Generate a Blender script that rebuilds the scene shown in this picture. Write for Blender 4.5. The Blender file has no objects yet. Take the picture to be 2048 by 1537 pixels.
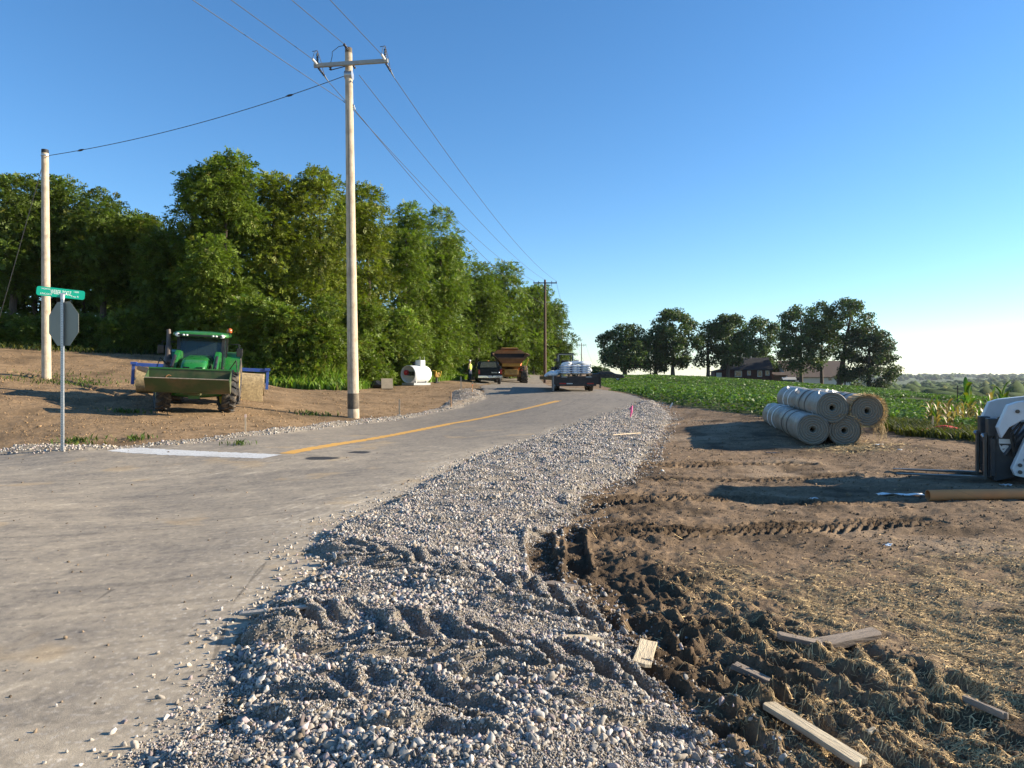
import bpy, bmesh, math, random
import numpy as np
from mathutils import Vector, Matrix, Euler
R = math.radians
rng = np.random.default_rng(7)
random.seed(7)
sc = bpy.context.scene
COL = sc.collection

# ------------------------------------------------------------------ camera, sky, sun, exposure
F, CX, HZ, H = 1420.0, 1024.0, 755.0, 1.55       # focal length / centre / horizon in photo pixels (2048 wide), eye height in m
cam = bpy.data.cameras.new('camera'); camo = bpy.data.objects.new('camera', cam); COL.objects.link(camo)
camo.location = (0, 0, H); camo.rotation_euler = (R(90), 0, 0)
cam.sensor_width = 36; cam.lens = 36 * F / 2048; cam.shift_y = -(768.5 - HZ) / 2048
cam.clip_start = 0.05; cam.clip_end = 20000
sc.camera = camo
SUN_EL, SUN_AZ = R(21), R(83)                    # azimuth clockwise from +Y
world = bpy.data.worlds.new('World'); sc.world = world; world.use_nodes = True
wn = world.node_tree
sky = wn.nodes.new('ShaderNodeTexSky'); sky.sky_type = 'NISHITA'; sky.sun_disc = False
sky.sun_elevation = SUN_EL; sky.sun_rotation = SUN_AZ
sky.air_density = 1.0; sky.dust_density = 0.1; sky.ozone_density = 4.0; sky.altitude = 200
hs = wn.nodes.new('ShaderNodeHueSaturation'); hs.inputs['Saturation'].default_value = 1.15
wn.links.new(sky.outputs[0], hs.inputs['Color'])
wn.links.new(hs.outputs[0], wn.nodes['Background'].inputs[0]); wn.nodes['Background'].inputs[1].default_value = 0.092
sl = bpy.data.lights.new('sun', 'SUN'); sl.energy = 5.0; sl.angle = R(0.5); sl.color = (1.0, 0.87, 0.68)
so = bpy.data.objects.new('sun', sl); COL.objects.link(so)
sdir = Vector((math.sin(SUN_AZ) * math.cos(SUN_EL), math.cos(SUN_AZ) * math.cos(SUN_EL), math.sin(SUN_EL)))
so.rotation_euler = sdir.to_track_quat('Z', 'Y').to_euler()
vs = sc.view_settings; vs.view_transform = 'Standard'; vs.look = 'None'; vs.gamma = 1; vs.exposure = 1.25
try:
    sc.cycles.max_bounces = 6; sc.cycles.diffuse_bounces = 3; sc.cycles.transparent_max_bounces = 8
    sc.cycles.volume_bounces = 0
except Exception: pass

# ------------------------------------------------------------------ numpy noise
_perm = rng.permutation(512).astype(np.int64)
_ga = rng.uniform(0, 2 * math.pi, 512); _gx, _gy = np.cos(_ga), np.sin(_ga)
def pnoise(x, y):
    xi = np.floor(x).astype(np.int64); yi = np.floor(y).astype(np.int64)
    fx = x - xi; fy = y - yi
    u = fx * fx * fx * (fx * (fx * 6 - 15) + 10); v = fy * fy * fy * (fy * (fy * 6 - 15) + 10)
    def g(ix, iy, dx, dy):
        h = _perm[(_perm[ix & 511] + iy) & 511]
        return _gx[h] * dx + _gy[h] * dy
    a = g(xi, yi, fx, fy); b = g(xi + 1, yi, fx - 1, fy); c = g(xi, yi + 1, fx, fy - 1); d = g(xi + 1, yi + 1, fx - 1, fy - 1)
    return 1.4 * ((a * (1 - u) + b * u) * (1 - v) + (c * (1 - u) + d * u) * v)
def fbm(x, y, sc_, octs=4, gain=.5, off=0.):
    s = np.zeros_like(x); a = 1.; f = 1. / sc_
    for i in range(octs):
        s += a * pnoise(x * f + off + 17.3 * i, y * f - off + 9.1 * i); a *= gain; f *= 2.03
    return s
def ss(a, b, x):
    t = np.clip((x - a) / (b - a), 0, 1); return t * t * (3 - 2 * t)

# ------------------------------------------------------------------ terrain base height (thin-plate through measured points)
_cp = []
def cpx(px, py, d, dz=0.): _cp.append(((px - CX) / F, d, H - (py - HZ) * d / F + dz))
for d in (0.7, 2, 5, 10):
    for u in (-1.8, -.8, 0, .8, 1.8): _cp.append((u, d, 0.0))
for u, d, z in ((-1.8, 14, .1), (-.85, 14.6, .0), (-.63, 14.5, 0), (-.3, 14.5, 0), (0, 14.5, .0), (.25, 14.5, 0), (.45, 14.5, 0), (.7, 14, .03), (1.8, 14, .0)): _cp.append((u, d, z))
for a in ((0, 880, 16.5), (0, 800, 21), (0, 740, 29), (0, 697, 36), (250, 708, 38), (250, 893, 15.6), (250, 850, 18.5), (310, 815, 22.6), (460, 828, 22),
          (93, 758, 28), (160, 792, 23.5), (420, 720, 40), (560, 772, 36), (640, 855, 21.3), (707, 835, 25), (800, 838, 25.5), (900, 818, 30),
          (970, 792, 35), (960, 773, 42), (820, 772, 44), (757, 777, 40), (690, 780, 36), (700, 768, 50), (900, 760, 60), (1000, 752, 85), (1060, 747, 95),
          (975, 768.5, 58), (1050, 765.5, 70), (1150, 783, 36), (1115, 803, 30), (1240, 823, 25), (1290, 803, 29), (1340, 835, 23.5), (1000, 902, 14.9),
          (1150, 850, 20.5), (850, 865, 20), (1090, 766, 75), (1215, 763, 104), (1050, 742, 130), (1400, 815, 25.5), (1550, 832, 22), (1800, 862, 17.5), (1900, 880, 15.8), (2048, 905, 14.2)):
    cpx(*a)
for a in ((1300, 772, 60), (1250, 766, 85), (1310, 752, 150), (1440, 757, 170), (1600, 769, 160), (1760, 778, 140), (2048, 800, 90), (1700, 800, 60), (1600, 783, 95), (1600, 792, 72), (1500, 773, 110), (1440, 765, 125), (1700, 784, 112), (1450, 790, 45), (2048, 850, 30), (1900, 826, 40)):
    cpx(*a, dz=-.3)
for u, d, z in ((.6, 250, -13), (.72, 250, -15), (.35, 250, -5), (.2, 250, -1), (0, 250, 3), (-.4, 250, 5), (-1.2, 100, 5), (-1.2, 40, 3.4), (1.6, 40, -1.5), (1.6, 150, -8), (1.2, 250, -15),
                (.3, 800, -20), (.6, 800, -20), (.9, 800, -20), (0, 800, 0), (-.5, 800, 4), (.6, 2000, -14), (.3, 2000, -14), (1., 2000, -14), (0, 2000, 0), (-.6, 2000, 4),
                (.6, 4000, 4), (.3, 4000, 2), (1, 4000, 4), (-.4, 4000, 4), (.6, 8000, 8), (0, 8000, 0), (-.8, 8000, 4), (1.6, 3000, 0), (-1.7, 3000, 4)): _cp.append((u, d, z))
_cp = np.array(_cp)
_P = np.stack([_cp[:, 0] * 2.0, np.log(_cp[:, 1])], 1)
def _tps(r2): return np.where(r2 > 1e-12, r2 * np.log(np.maximum(r2, 1e-12)), 0.)
_n = len(_P)
_A = np.zeros((_n + 3, _n + 3)); _A[:_n, :_n] = _tps(((_P[:, None] - _P[None]) ** 2).sum(2)) + np.eye(_n) * 1e-4
_A[:_n, _n] = 1; _A[:_n, _n + 1:] = _P; _A[_n, :_n] = 1; _A[_n + 1:, :_n] = _P.T
_w = np.linalg.solve(_A, np.concatenate([_cp[:, 2], [0, 0, 0]]))
def base_ud(u, d):
    p = u * 2.0; q = np.log(np.maximum(d, .3))
    z = _w[_n] + _w[_n + 1] * p + _w[_n + 2] * q
    for i in range(_n): z = z + _w[i] * _tps((p - _P[i, 0]) ** 2 + (q - _P[i, 1]) ** 2)
    return z
def base(x, y):
    x = np.asarray(x, float); y = np.maximum(np.asarray(y, float), .3); return base_ud(x / y, y)
def ground_at(px, py, dmax=300.):
    """world point where the sight line of a photo pixel first meets the ground"""
    u = (px - CX) / F; ds = np.exp(np.linspace(math.log(1.2), math.log(dmax), 900))
    g = H - (py - HZ) * ds / F - base_ud(np.full_like(ds, u), ds)
    k = np.where(g <= 0)[0]
    if len(k) == 0: return np.array([u * dmax, dmax, float(base_ud(np.array([u]), np.array([dmax]))[0])])
    k = max(k[0], 1); t = g[k - 1] / (g[k - 1] - g[k] + 1e-12); d = ds[k - 1] + t * (ds[k] - ds[k - 1])
    return np.array([u * d, d, float(base_ud(np.array([u]), np.array([d]))[0])])
def gxy(pts): return np.array([ground_at(px, py)[:2] for px, py in pts])
def at(px, py, d): return Vector(((px - CX) * d / F, d, H - (py - HZ) * d / F))
def on(px, d):
    x = (px - CX) * d / F; return Vector((x, d, float(base(np.array([x]), np.array([d]))[0])))

def inside(x, y, poly):
    r = np.zeros(x.shape, bool); n = len(poly)
    for i in range(n):
        x0, y0 = poly[i]; x1, y1 = poly[(i + 1) % n]
        if y0 == y1: continue
        c = (y0 > y) != (y1 > y)
        r ^= c & (x < (x1 - x0) * (y - y0) / (y1 - y0) + x0)
    return r
def sdf(x, y, poly):
    d2 = np.full(x.shape, 1e9); n = len(poly)
    for i in range(n):
        ax, ay = poly[i]; bx, by = poly[(i + 1) % n]; ex, ey = bx - ax, by - ay
        t = np.clip(((x - ax) * ex + (y - ay) * ey) / (ex * ex + ey * ey + 1e-12), 0, 1)
        d2 = np.minimum(d2, (x - ax - t * ex) ** 2 + (y - ay - t * ey) ** 2)
    return np.sqrt(d2) * np.where(inside(x, y, poly), -1, 1)

# ------------------------------------------------------------------ ground regions
road_right = [(440, 1456), (452, 1400), (456, 1330), (478, 1270), (515, 1225), (560, 1180), (640, 1150), (650, 1120), (610, 1105), (650, 1068), (720, 1030), (790, 998), (860, 962), (900, 940), (960, 915), (1010, 896), (1100, 870), (1150, 852),
              (1200, 836), (1240, 823), (1275, 810), (1287, 801), (1272, 792), (1235, 785), (1205, 780)]
road_left = [(985, 766), (960, 774), (972, 786), (973, 796), (935, 811), (870, 826), (800, 840), (720, 849), (650, 857), (560, 868), (450, 880), (380, 889), (300, 895), (200, 900), (100, 906), (0, 911), (-160, 921)]
_rl, _rr = gxy(road_left), gxy(road_right)
ROAD = np.concatenate([[(-1.38, 1.2)], gxy([(270, 1560), (300, 1500), (335, 1484), (400, 1470)]), _rr,
                       [(3.2, 44), (3.4, 52), (3.2, 62), (3.3, 75), (3.6, 95), (4.5, 130), (-2.8, 130), (-3.3, 95), (-3.4, 75), (-3.4, 62), (-2.6, 54)],
                       _rl, [(-30, 12.5), (-60, 9), (-60, -2), (-1.6, -2)]])
GRAV = np.concatenate([[(-1.5, 1.2)], gxy([(262, 1560), (300, 1500), (335, 1484), (400, 1470)]), _rr[:22],
                       gxy([(1312, 806), (1345, 838), (1332, 850), (1318, 873), (1297, 899), (1283, 930), (1266, 952), (1216, 966), (1176, 990), (1163, 1020), (1130, 1048), (1062, 1080), (1046, 1102), (1062, 1140), (1100, 1168), (1160, 1188), (1182, 1230), (1212, 1260), (1262, 1292), (1283, 1340), (1312, 1380), (1345, 1412), (1400, 1455), (1424, 1490), (1448, 1537), (1475, 1600)]), [(1.0, 1.2)]])
GLEFT = gxy([(972, 787), (974, 797), (935, 812), (870, 827), (800, 841), (720, 850), (650, 858), (560, 869), (500, 875), (440, 882), (380, 890), (300, 896), (200, 901), (100, 907), (0, 912), (-160, 922),
             (-160, 912), (0, 901), (60, 893), (100, 890), (140, 892), (240, 893), (330, 886), (450, 872), (560, 859), (650, 848), (720, 840), (800, 834), (880, 817), (900, 800), (905, 786), (930, 780), (955, 780)])
FIELD = np.concatenate([gxy([(1214, 781), (1240, 784), (1290, 797), (1330, 808), (1400, 817), (1500, 829), (1560, 840), (1640, 847), (1760, 858)]), [(9.6, 16.6), (10.9, 15.2), (16, 12.5), (60, 20), (160, 150), (100, 190), (34, 187), (17, 140), (11.5, 100), (8.2, 60), (6, 42)]])
WOOD = np.array([on(-900, 40)[:2], on(0, 36.3)[:2], on(250, 38)[:2], on(420, 41)[:2], on(520, 38)[:2], on(560, 35.5)[:2], on(690, 36)[:2], on(740, 41)[:2], on(780, 46)[:2], on(900, 60)[:2], on(985, 85)[:2], on(1030, 130)[:2], (-2, 250), (-120, 250)])

def seg_param(x, y, path):
    best = np.full(x.shape, 1e9); s = np.zeros_like(x); t = np.zeros_like(x); acc = 0.
    for i in range(len(path) - 1):
        ax, ay = path[i]; ex, ey = path[i + 1][0] - ax, path[i + 1][1] - ay; L = math.hypot(ex, ey)
        k = np.clip(((x - ax) * ex + (y - ay) * ey) / (L * L), 0, 1)
        dx, dy = x - ax - k * ex, y - ay - k * ey; d = np.hypot(dx, dy); m = d < best
        best = np.where(m, d, best); s = np.where(m, acc + k * L, s); t = np.where(m, (ex * dy - ey * dx) / L, t); acc += L
    return s, t, best
TRACKS = [  # photo-pixel path, width, lug spacing, depth, lug height, slant
    ([(560, 1262), (760, 1292), (960, 1330), (1180, 1385), (1380, 1440)], .7, .27, .03, .075, 1.5),
    ([(700, 1120), (860, 1150), (1040, 1200), (1200, 1262), (1500, 1360)], .7, .28, .03, .07, 1.5),
    ([(640, 1420), (760, 1440), (900, 1470)], .6, .25, .02, .055, 1.4),
    ([(1230, 1066), (1400, 1066), (1600, 1058), (1830, 1046)], .62, .13, .04, .06, .9),
    ([(1180, 1010), (1300, 996), (1500, 1000), (1760, 1012)], .55, .13, .035, .05, .9),
    ([(1290, 934), (1420, 930), (1600, 930)], .55, .15, .05, .065, .9),
    ([(1300, 958), (1480, 962), (1700, 950)], .42, .15, .03, .04, .6),
    ([(1080, 1075), (1084, 1120), (1092, 1172)], .26, .05, .045, .01, .0),
    ([(1148, 1060), (1152, 1100), (1160, 1140)], .2, .05, .05, .008, .0),
    ([(1060, 1050), (1150, 1022), (1280, 1000)], .34, .1, .02, .02, .6),
    ([(1450, 1250), (1650, 1300), (1850, 1380), (2048, 1470)], .55, .25, .03, .05, .9),
    ([(1500, 1480), (1700, 1420), (1900, 1420)], .4, .12, .02, .02, .6),
    ([(30, 745), (120, 762), (260, 800), (420, 812)], .5, .2, .08, .05, .7),
    ([(1300, 860), (1380, 842), (1500, 845)], .4, .12, .03, .02, .6),
]
TRACKS = [(gxy(p), *r) for p, *r in TRACKS]
def masks(x, y):
    sr = np.full(x.shape, 50.); sg = np.full(x.shape, 50.); sl_ = np.full(x.shape, 50.)
    m = (y < 140) & (np.abs(x) < 62)
    sr[m] = sdf(x[m], y[m], ROAD)
    m = (y < 34) & (x > -4) & (x < 10); sg[m] = sdf(x[m], y[m], GRAV)
    m = (y < 44) & (y > 9) & (x < 1); sl_[m] = sdf(x[m], y[m], GLEFT)
    e = fbm(x, y, .5, 3) * np.minimum(.06, .02 + y * .004)
    return sr + e * .55, sg + e * 1.6, sl_ + e
def micro(x, y, M=None):
    sr, sg, sl_ = M if M is not None else masks(x, y)
    far = ss(60, 20, y)
    out = ss(-.02, .12, sr)
    n1 = fbm(x, y, 1.1, 3); n2 = fbm(x, y, .22, 4, .55, 3.); rid = 1 - np.abs(fbm(x, y, .38, 3, .5, 7.))
    ing = ss(.05, -.25, sg) * out
    z = out * far * (.028 * n1 + .016 * n2 * ss(30, 8, y))
    z += ing * (.05 + .03 * ss(-.2, -.9, sg) + .03 * fbm(x, y, .55, 2, .5, 11.))
    z += ss(.05, -.2, sl_) * (.04 + .04 * n1)
    heap = ss(.0, -.6, sl_) * ss(28, 31, y); z += heap * .10
    al, ac = (x * 1.05 - y * 1.77) / 2.06, (x * 1.77 + y * 1.05) / 2.06; rr2 = 1 - np.abs(fbm(al * .8 + .3 * n1, ac * 3.0, 1., 4, .55, 27.)) * 1.6
    rg = out * ss(.0, .3, sg) * ss(7.5, 4.5, y) * (x > -.2) * (.25 + .75 * ss(1.7, .6, sg)) * ss(4, 2, sg); z += rg * (.065 * np.clip(rr2, 0, 1) ** 2 - .03)
    mud = out * ss(1.5, .15, np.abs(sg - .35)) * ss(.0, .2, sg) * ss(13, 6, y) * (x > -.2); z += mud * (.028 * rid ** 2 - .02 + .02 * n2 + .018 * (1 - np.abs(fbm(x, y, .13, 3, .6, 44.))) ** 2 - .015)
    z += out * ss(0, .6, sg) * (x > 0) * ss(9, 4, y) * .02 * fbm(x, y, .5, 3, .5, 31.)
    z += out * ss(0, .6, sg) * (x > .5) * ss(5, 7, y) * ss(19, 14, y) * .022 * fbm(x * .35, y * 2.2, 1., 3, .55, 71.)
    z -= out * ss(.5, .05, sr) * .03 * (x < 0) * (sg > .3)
    pat = np.zeros_like(x)
    for path, w, sp, dep, lug, sl in TRACKS:
        lo = path.min(0) - w; hi = path.max(0) + w
        m = (x > lo[0]) & (x < hi[0]) & (y > lo[1]) & (y < hi[1])
        if not m.any(): continue
        xs, ys = x[m], y[m]
        wob = .06 * w * fbm(xs, ys, .3, 2)
        s, t, d = seg_param(xs, ys, path); d = d + wob; t = t + wob
        wgt = ss(w * .55, w * .4, d)
        ph = (s + np.abs(t) * sl) / sp + (.22 if sp > .2 else .1) * fbm(xs, ys, .25, 3, .6, 5.)
        bar = ss(.15, .42, np.abs(((ph + (t > 0) * .5) % 1) - .5)) if sl > 0 else .5 + 0 * ph
        worn = np.clip((.75 if sp > .2 else .95) + (1.1 if sp > .2 else .5) * fbm(xs, ys, .5, 2, .5, 21.), .05, 1.25)
        z[m] += out[m] * wgt * worn * (bar * lug - dep) + out[m] * ss(w * .75, w * .55, d) * ss(w * .42, w * .55, d) * dep * .6
        pat[m] = np.maximum(pat[m], wgt * worn)
    return z, pat
def gz(x, y):
    x = np.atleast_1d(np.asarray(x, float)); y = np.atleast_1d(np.asarray(y, float))
    return base(x, y) + micro(x, y)[0]
def gp(px, py):
    """point on the finished ground under a photo pixel"""
    p = ground_at(px, py); return Vector((p[0], p[1], float(gz(p[0], p[1])[0])))
def gxyz(x, y): return Vector((x, y, float(gz(x, y)[0])))

# ------------------------------------------------------------------ materials
def NT(name):
    m = bpy.data.materials.new(name); m.use_nodes = True; nt = m.node_tree
    return m, nt, nt.nodes['Principled BSDF'], nt.links
def noise_node(nt, scale, detail=4, coord=None, rough=.55, vec_scale=None):
    n = nt.nodes.new('ShaderNodeTexNoise'); n.inputs['Scale'].default_value = scale; n.inputs['Detail'].default_value = detail; n.inputs['Roughness'].default_value = rough
    if coord is None:
        tc = nt.nodes.new('ShaderNodeTexCoord'); coord = tc.outputs['Object']
    if vec_scale is not None:
        mp = nt.nodes.new('ShaderNodeMapping'); mp.inputs['Scale'].default_value = vec_scale; nt.links.new(coord, mp.inputs[0]); coord = mp.outputs[0]
    nt.links.new(coord, n.inputs['Vector']); return n
def maprange(nt, src, a, b, c, d):
    m = nt.nodes.new('ShaderNodeMapRange'); m.inputs[1].default_value = a; m.inputs[2].default_value = b; m.inputs[3].default_value = c; m.inputs[4].default_value = d
    nt.links.new(src, m.inputs[0]); return m.outputs[0]
def mixc(nt, fac, a, b, mode='MIX'):
    m = nt.nodes.new('ShaderNodeMix'); m.data_type = 'RGBA'; m.blend_type = mode
    for s, v in ((m.inputs[0], fac), (m.inputs[6], a), (m.inputs[7], b)):
        if isinstance(v, (int, float)): s.default_value = v
        elif isinstance(v, tuple): s.default_value = (*v, 1) if len(v) == 3 else v
        else: nt.links.new(v, s)
    return m.outputs[2]
_mc = {}
def mat(name, col, rough=.6, metal=0., var=.15, scale=6., bump=0., dirt=None, dirt_amt=.3, stretch=None, coat=0., bscale=None, spec=.5):
    if name in _mc: return _mc[name]
    m, nt, p, L = NT(name)
    n = noise_node(nt, scale, 5, vec_scale=stretch)
    f = maprange(nt, n.outputs[0], .3, .7, 1 - var, 1 + var)
    c = mixc(nt, 1., tuple(col), f, 'MULTIPLY')
    if dirt is not None:
        n2 = noise_node(nt, scale * .45, 6, rough=.65); f2 = maprange(nt, n2.outputs[0], .45, .7, 0, dirt_amt); c = mixc(nt, f2, c, tuple(dirt))
    L.new(c, p.inputs['Base Color'])
    r = maprange(nt, n.outputs[0], .3, .7, max(0, rough - .08), min(1, rough + .08)); L.new(r, p.inputs['Roughness'])
    p.inputs['Metallic'].default_value = metal; p.inputs['Coat Weight'].default_value = coat; p.inputs['Specular IOR Level'].default_value = spec
    if bump:
        n3 = noise_node(nt, bscale or scale * 4, 5, vec_scale=stretch); b = nt.nodes.new('ShaderNodeBump'); b.inputs['Strength'].default_value = min(1, bump); b.inputs['Distance'].default_value = .02
        L.new(n3.outputs[0], b.inputs['Height']); L.new(b.outputs[0], p.inputs['Normal'])
    _mc[name] = m; return m
def attr_mat(name, rough=.9, spec=.2, var=.2, scales=((40, .35),), bump=0., bscale=60, transl=0., bdist=.01, world_coord=True, mult=1.):
    """base colour from the mesh's own colour layer, broken up by fine noise"""
    m, nt, p, L = NT(name)
    a = nt.nodes.new('ShaderNodeAttribute'); a.attribute_name = 'Col'; c = a.outputs['Color']
    for s, v in scales:
        n = noise_node(nt, s, 4, rough=.65); f = maprange(nt, n.outputs[0], .25, .75, (1 - v) * mult, (1 + v) * mult); c = mixc(nt, 1., c, f, 'MULTIPLY')
    L.new(c, p.inputs['Base Color']); p.inputs['Roughness'].default_value = rough; p.inputs['Specular IOR Level'].default_value = spec
    if bump:
        n3 = noise_node(nt, bscale, 6, rough=.7); b = nt.nodes.new('ShaderNodeBump'); b.inputs['Strength'].default_value = bump; b.inputs['Distance'].default_value = bdist
        L.new(n3.outputs[0], b.inputs['Height']); L.new(b.outputs[0], p.inputs['Normal'])
    if transl:
        t = nt.nodes.new('ShaderNodeBsdfTranslucent'); L.new(mixc(nt, 1., c, (1.0, 1.15, .5), 'MULTIPLY'), t.inputs[0])
        mx = nt.nodes.new('ShaderNodeMixShader'); mx.inputs[0].default_value = transl; L.new(p.outputs[0], mx.inputs[1]); L.new(t.outputs[0], mx.inputs[2])
        L.new(mx.outputs[0], nt.nodes['Material Output'].inputs[0])
    return m
def glass(name, col=(.02, .03, .035), rough=.05, alpha=.75):
    if name in _mc: return _mc[name]
    m, nt, p, L = NT(name)
    n = noise_node(nt, 8, 4); L.new(maprange(nt, n.outputs[0], .35, .7, rough, rough + .15), p.inputs['Roughness'])
    p.inputs['Base Color'].default_value = (*col, 1); p.inputs['Alpha'].default_value = alpha; p.inputs['Specular IOR Level'].default_value = .8
    _mc[name] = m; return m

# ------------------------------------------------------------------ object helpers
def tag(o, label=None, cat=None, group=None, kind=None):
    if label: o['label'] = label
    if cat: o['category'] = cat
    if group: o['group'] = group
    if kind: o['kind'] = kind
    return o
def thing(name, label, cat, loc=(0, 0, 0), rot=(0, 0, 0), group=None):
    o = bpy.data.objects.new(name, None); COL.objects.link(o); o.location = loc
    o.rotation_euler = rot if not isinstance(rot, (int, float)) else (0, 0, rot)
    o.empty_display_size = .2
    return tag(o, label, cat, group)
def link_mesh(name, me, m, parent=None):
    o = bpy.data.objects.new(name, me); COL.objects.link(o); me.materials.append(m)
    if parent is not None: o.parent = parent
    return o
def np_mesh(name, V, Fc, m, parent=None, col=None, smooth=False, facecol=None):
    V = np.asarray(V, np.float32); Fc = np.asarray(Fc, np.int32); k = Fc.shape[1]
    me = bpy.data.meshes.new(name)
    me.vertices.add(len(V)); me.vertices.foreach_set('co', V.ravel())
    me.loops.add(Fc.size); me.loops.foreach_set('vertex_index', Fc.ravel())
    me.polygons.add(len(Fc)); me.polygons.foreach_set('loop_start', np.arange(0, Fc.size, k, dtype=np.int32))
    try: me.polygons.foreach_set('loop_total', np.full(len(Fc), k, np.int32))
    except Exception: pass
    if smooth: me.polygons.foreach_set('use_smooth', np.ones(len(Fc), bool))
    if col is not None:
        a = me.color_attributes.new('Col', 'FLOAT_COLOR', 'POINT'); c = np.ones((len(V), 4), np.float32); c[:, :3] = col; a.data.foreach_set('color', c.ravel())
    me.update(calc_edges=True)
    return link_mesh(name, me, m, parent)
def copy_tree(o, parent=None):
    c = o.copy(); COL.objects.link(c)
    if parent is not None: c.parent = parent
    for ch in [x for x in bpy.data.objects if x.parent == o]: copy_tree(ch, c)
    return c
class MB:
    def __init__(s): s.v = []; s.f = []; s.sm = []
    def add(s, vs_, fs, smooth=False):
        b = len(s.v); s.v += [Vector(v) for v in vs_]; s.f += [tuple(i + b for i in f) for f in fs]; s.sm += [smooth] * len(fs); return s
    def box(s, c, size, M=None, taper=None):
        x, y, z = [q / 2 for q in size]; vs_ = []
        for dz in (-1, 1):
            k = 1 if (taper is None or dz < 0) else taper
            for dx, dy in ((-1, -1), (1, -1), (1, 1), (-1, 1)): vs_.append(Vector((dx * x * k, dy * y * k, dz * z)))
        if M is not None: vs_ = [M @ v for v in vs_]
        vs_ = [v + Vector(c) for v in vs_]
        return s.add(vs_, [(3, 2, 1, 0), (4, 5, 6, 7), (0, 1, 5, 4), (1, 2, 6, 5), (2, 3, 7, 6), (3, 0, 4, 7)])
    def bar(s, a, b, w, h=None, up=(0, 0, 1)):
        a, b = Vector(a), Vector(b); h = h or w; d = (b - a); L = d.length; d.normalize(); u = Vector(up)
        if abs(d.dot(u)) > .98: u = Vector((1, 0, 0))
        sd = d.cross(u).normalized(); u = sd.cross(d)
        M = Matrix((sd, d, u)).transposed(); return s.box((a + b) / 2, (w, L, h), M)
    def tube(s, pts, r, n=10, caps=True, smooth=True):
        pts = [Vector(p) for p in pts]; rs = r if isinstance(r, (list, tuple)) else [r] * len(pts); b = []; prev = None
        for i, p in enumerate(pts):
            d = (pts[min(i + 1, len(pts) - 1)] - pts[max(i - 1, 0)]).normalized()
            if prev is None:
                prev = d.orthogonal().normalized()
            prev = (prev - d * prev.dot(d)).normalized(); q = d.cross(prev)
            b += [p + (prev * math.cos(2 * math.pi * k / n) + q * math.sin(2 * math.pi * k / n)) * rs[i] for k in range(n)]
        fs = [(i * n + k, i * n + (k + 1) % n, (i + 1) * n + (k + 1) % n, (i + 1) * n + k) for i in range(len(pts) - 1) for k in range(n)]
        s.add(b, fs, smooth)
        if caps: s.add(b[:n], [tuple(range(n))[::-1]]); s.add(b[-n:], [tuple(range(n))])
        return s
    def lathe(s, prof, n=24, M=None, smooth=True):
        """profile (radius, x) revolved about the local X axis"""
        vs_ = [Vector((x, r * math.cos(2 * math.pi * k / n), r * math.sin(2 * math.pi * k / n))) for r, x in prof for k in range(n)]
        if M is not None: vs_ = [M @ v for v in vs_]
        fs = [(i * n + k, (i + 1) * n + k, (i + 1) * n + (k + 1) % n, i * n + (k + 1) % n) for i in range(len(prof) - 1) for k in range(n)]
        return s.add(vs_, fs, smooth)
    def prism(s, outline, a, b, axis='x', M=None):
        """2-D outline extruded from a to b along an axis; the outline gives the other two coordinates in order"""
        def mk(t, p):
            return Vector({'x': (t, p[0], p[1]), 'y': (p[0], t, p[1]), 'z': (p[0], p[1], t)}[axis])
        vs_ = [mk(a, p) for p in outline] + [mk(b, p) for p in outline]
        if M is not None: vs_ = [M @ v for v in vs_]
        n = len(outline)
        return s.add(vs_, [tuple(range(n))[::-1], tuple(range(n, 2 * n))] + [(i, (i + 1) % n, (i + 1) % n + n, i + n) for i in range(n)])
    def loft(s, loops, caps=True, smooth=False):
        n = len(loops[0]); vs_ = [v for l in loops for v in l]
        s.add(vs_, [(i * n + k, i * n + (k + 1) % n, (i + 1) * n + (k + 1) % n, (i + 1) * n + k) for i in range(len(loops) - 1) for k in range(n)], smooth)
        if caps: s.add(loops[0], [tuple(range(n))[::-1]]); s.add(loops[-1], [tuple(range(n))])
        return s
    def xf(s, M): s.v = [M @ v for v in s.v]; return s
    def build(s, name, m, parent=None, bevel=0., label=None):
        me = bpy.data.meshes.new(name); me.from_pydata([tuple(v) for v in s.v], [], s.f)
        me.polygons.foreach_set('use_smooth', s.sm)
        bm = bmesh.new(); bm.from_mesh(me); bmesh.ops.recalc_face_normals(bm, faces=bm.faces); bm.to_mesh(me); bm.free(); me.update()
        o = link_mesh(name, me, m, parent)
        if bevel:
            md = o.modifiers.new('bevel', 'BEVEL'); md.width = bevel; md.segments = 2; md.limit_method = 'ANGLE'; md.angle_limit = R(40)
        if label: o['label'] = label
        return o
def rrect(w, h, r, z0=0., n=3):
    """rounded rectangle loop in x,z centred on x"""
    pts = []
    for cx, cz, a0 in ((w / 2 - r, r, -90), (w / 2 - r, h - r, 0), (-w / 2 + r, h - r, 90), (-w / 2 + r, r, 180)):
        for k in range(n + 1):
            a = R(a0 + 90 * k / n); pts.append((cx + r * math.cos(a), z0 + cz + r * math.sin(a)))
    return pts
def text_part(name, s, size, loc, rot, m, parent, extrude=.002, sx=1.):
    c = bpy.data.curves.new(name, 'FONT'); c.body = s; c.size = size; c.align_x = 'CENTER'; c.align_y = 'CENTER'; c.extrude = extrude
    o = bpy.data.objects.new(name, c); COL.objects.link(o); o.location = loc; o.rotation_euler = rot; o.scale = (sx, 1, 1); o.parent = parent; c.materials.append(m)
    me = bpy.data.meshes.new_from_object(o); n_ = bpy.data.objects.new(name, me); COL.objects.link(n_); n_.parent = parent; n_.location, n_.rotation_euler, n_.scale = loc, rot, (sx, 1, 1); bpy.data.objects.remove(o); n_.name = name; return n_

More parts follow.
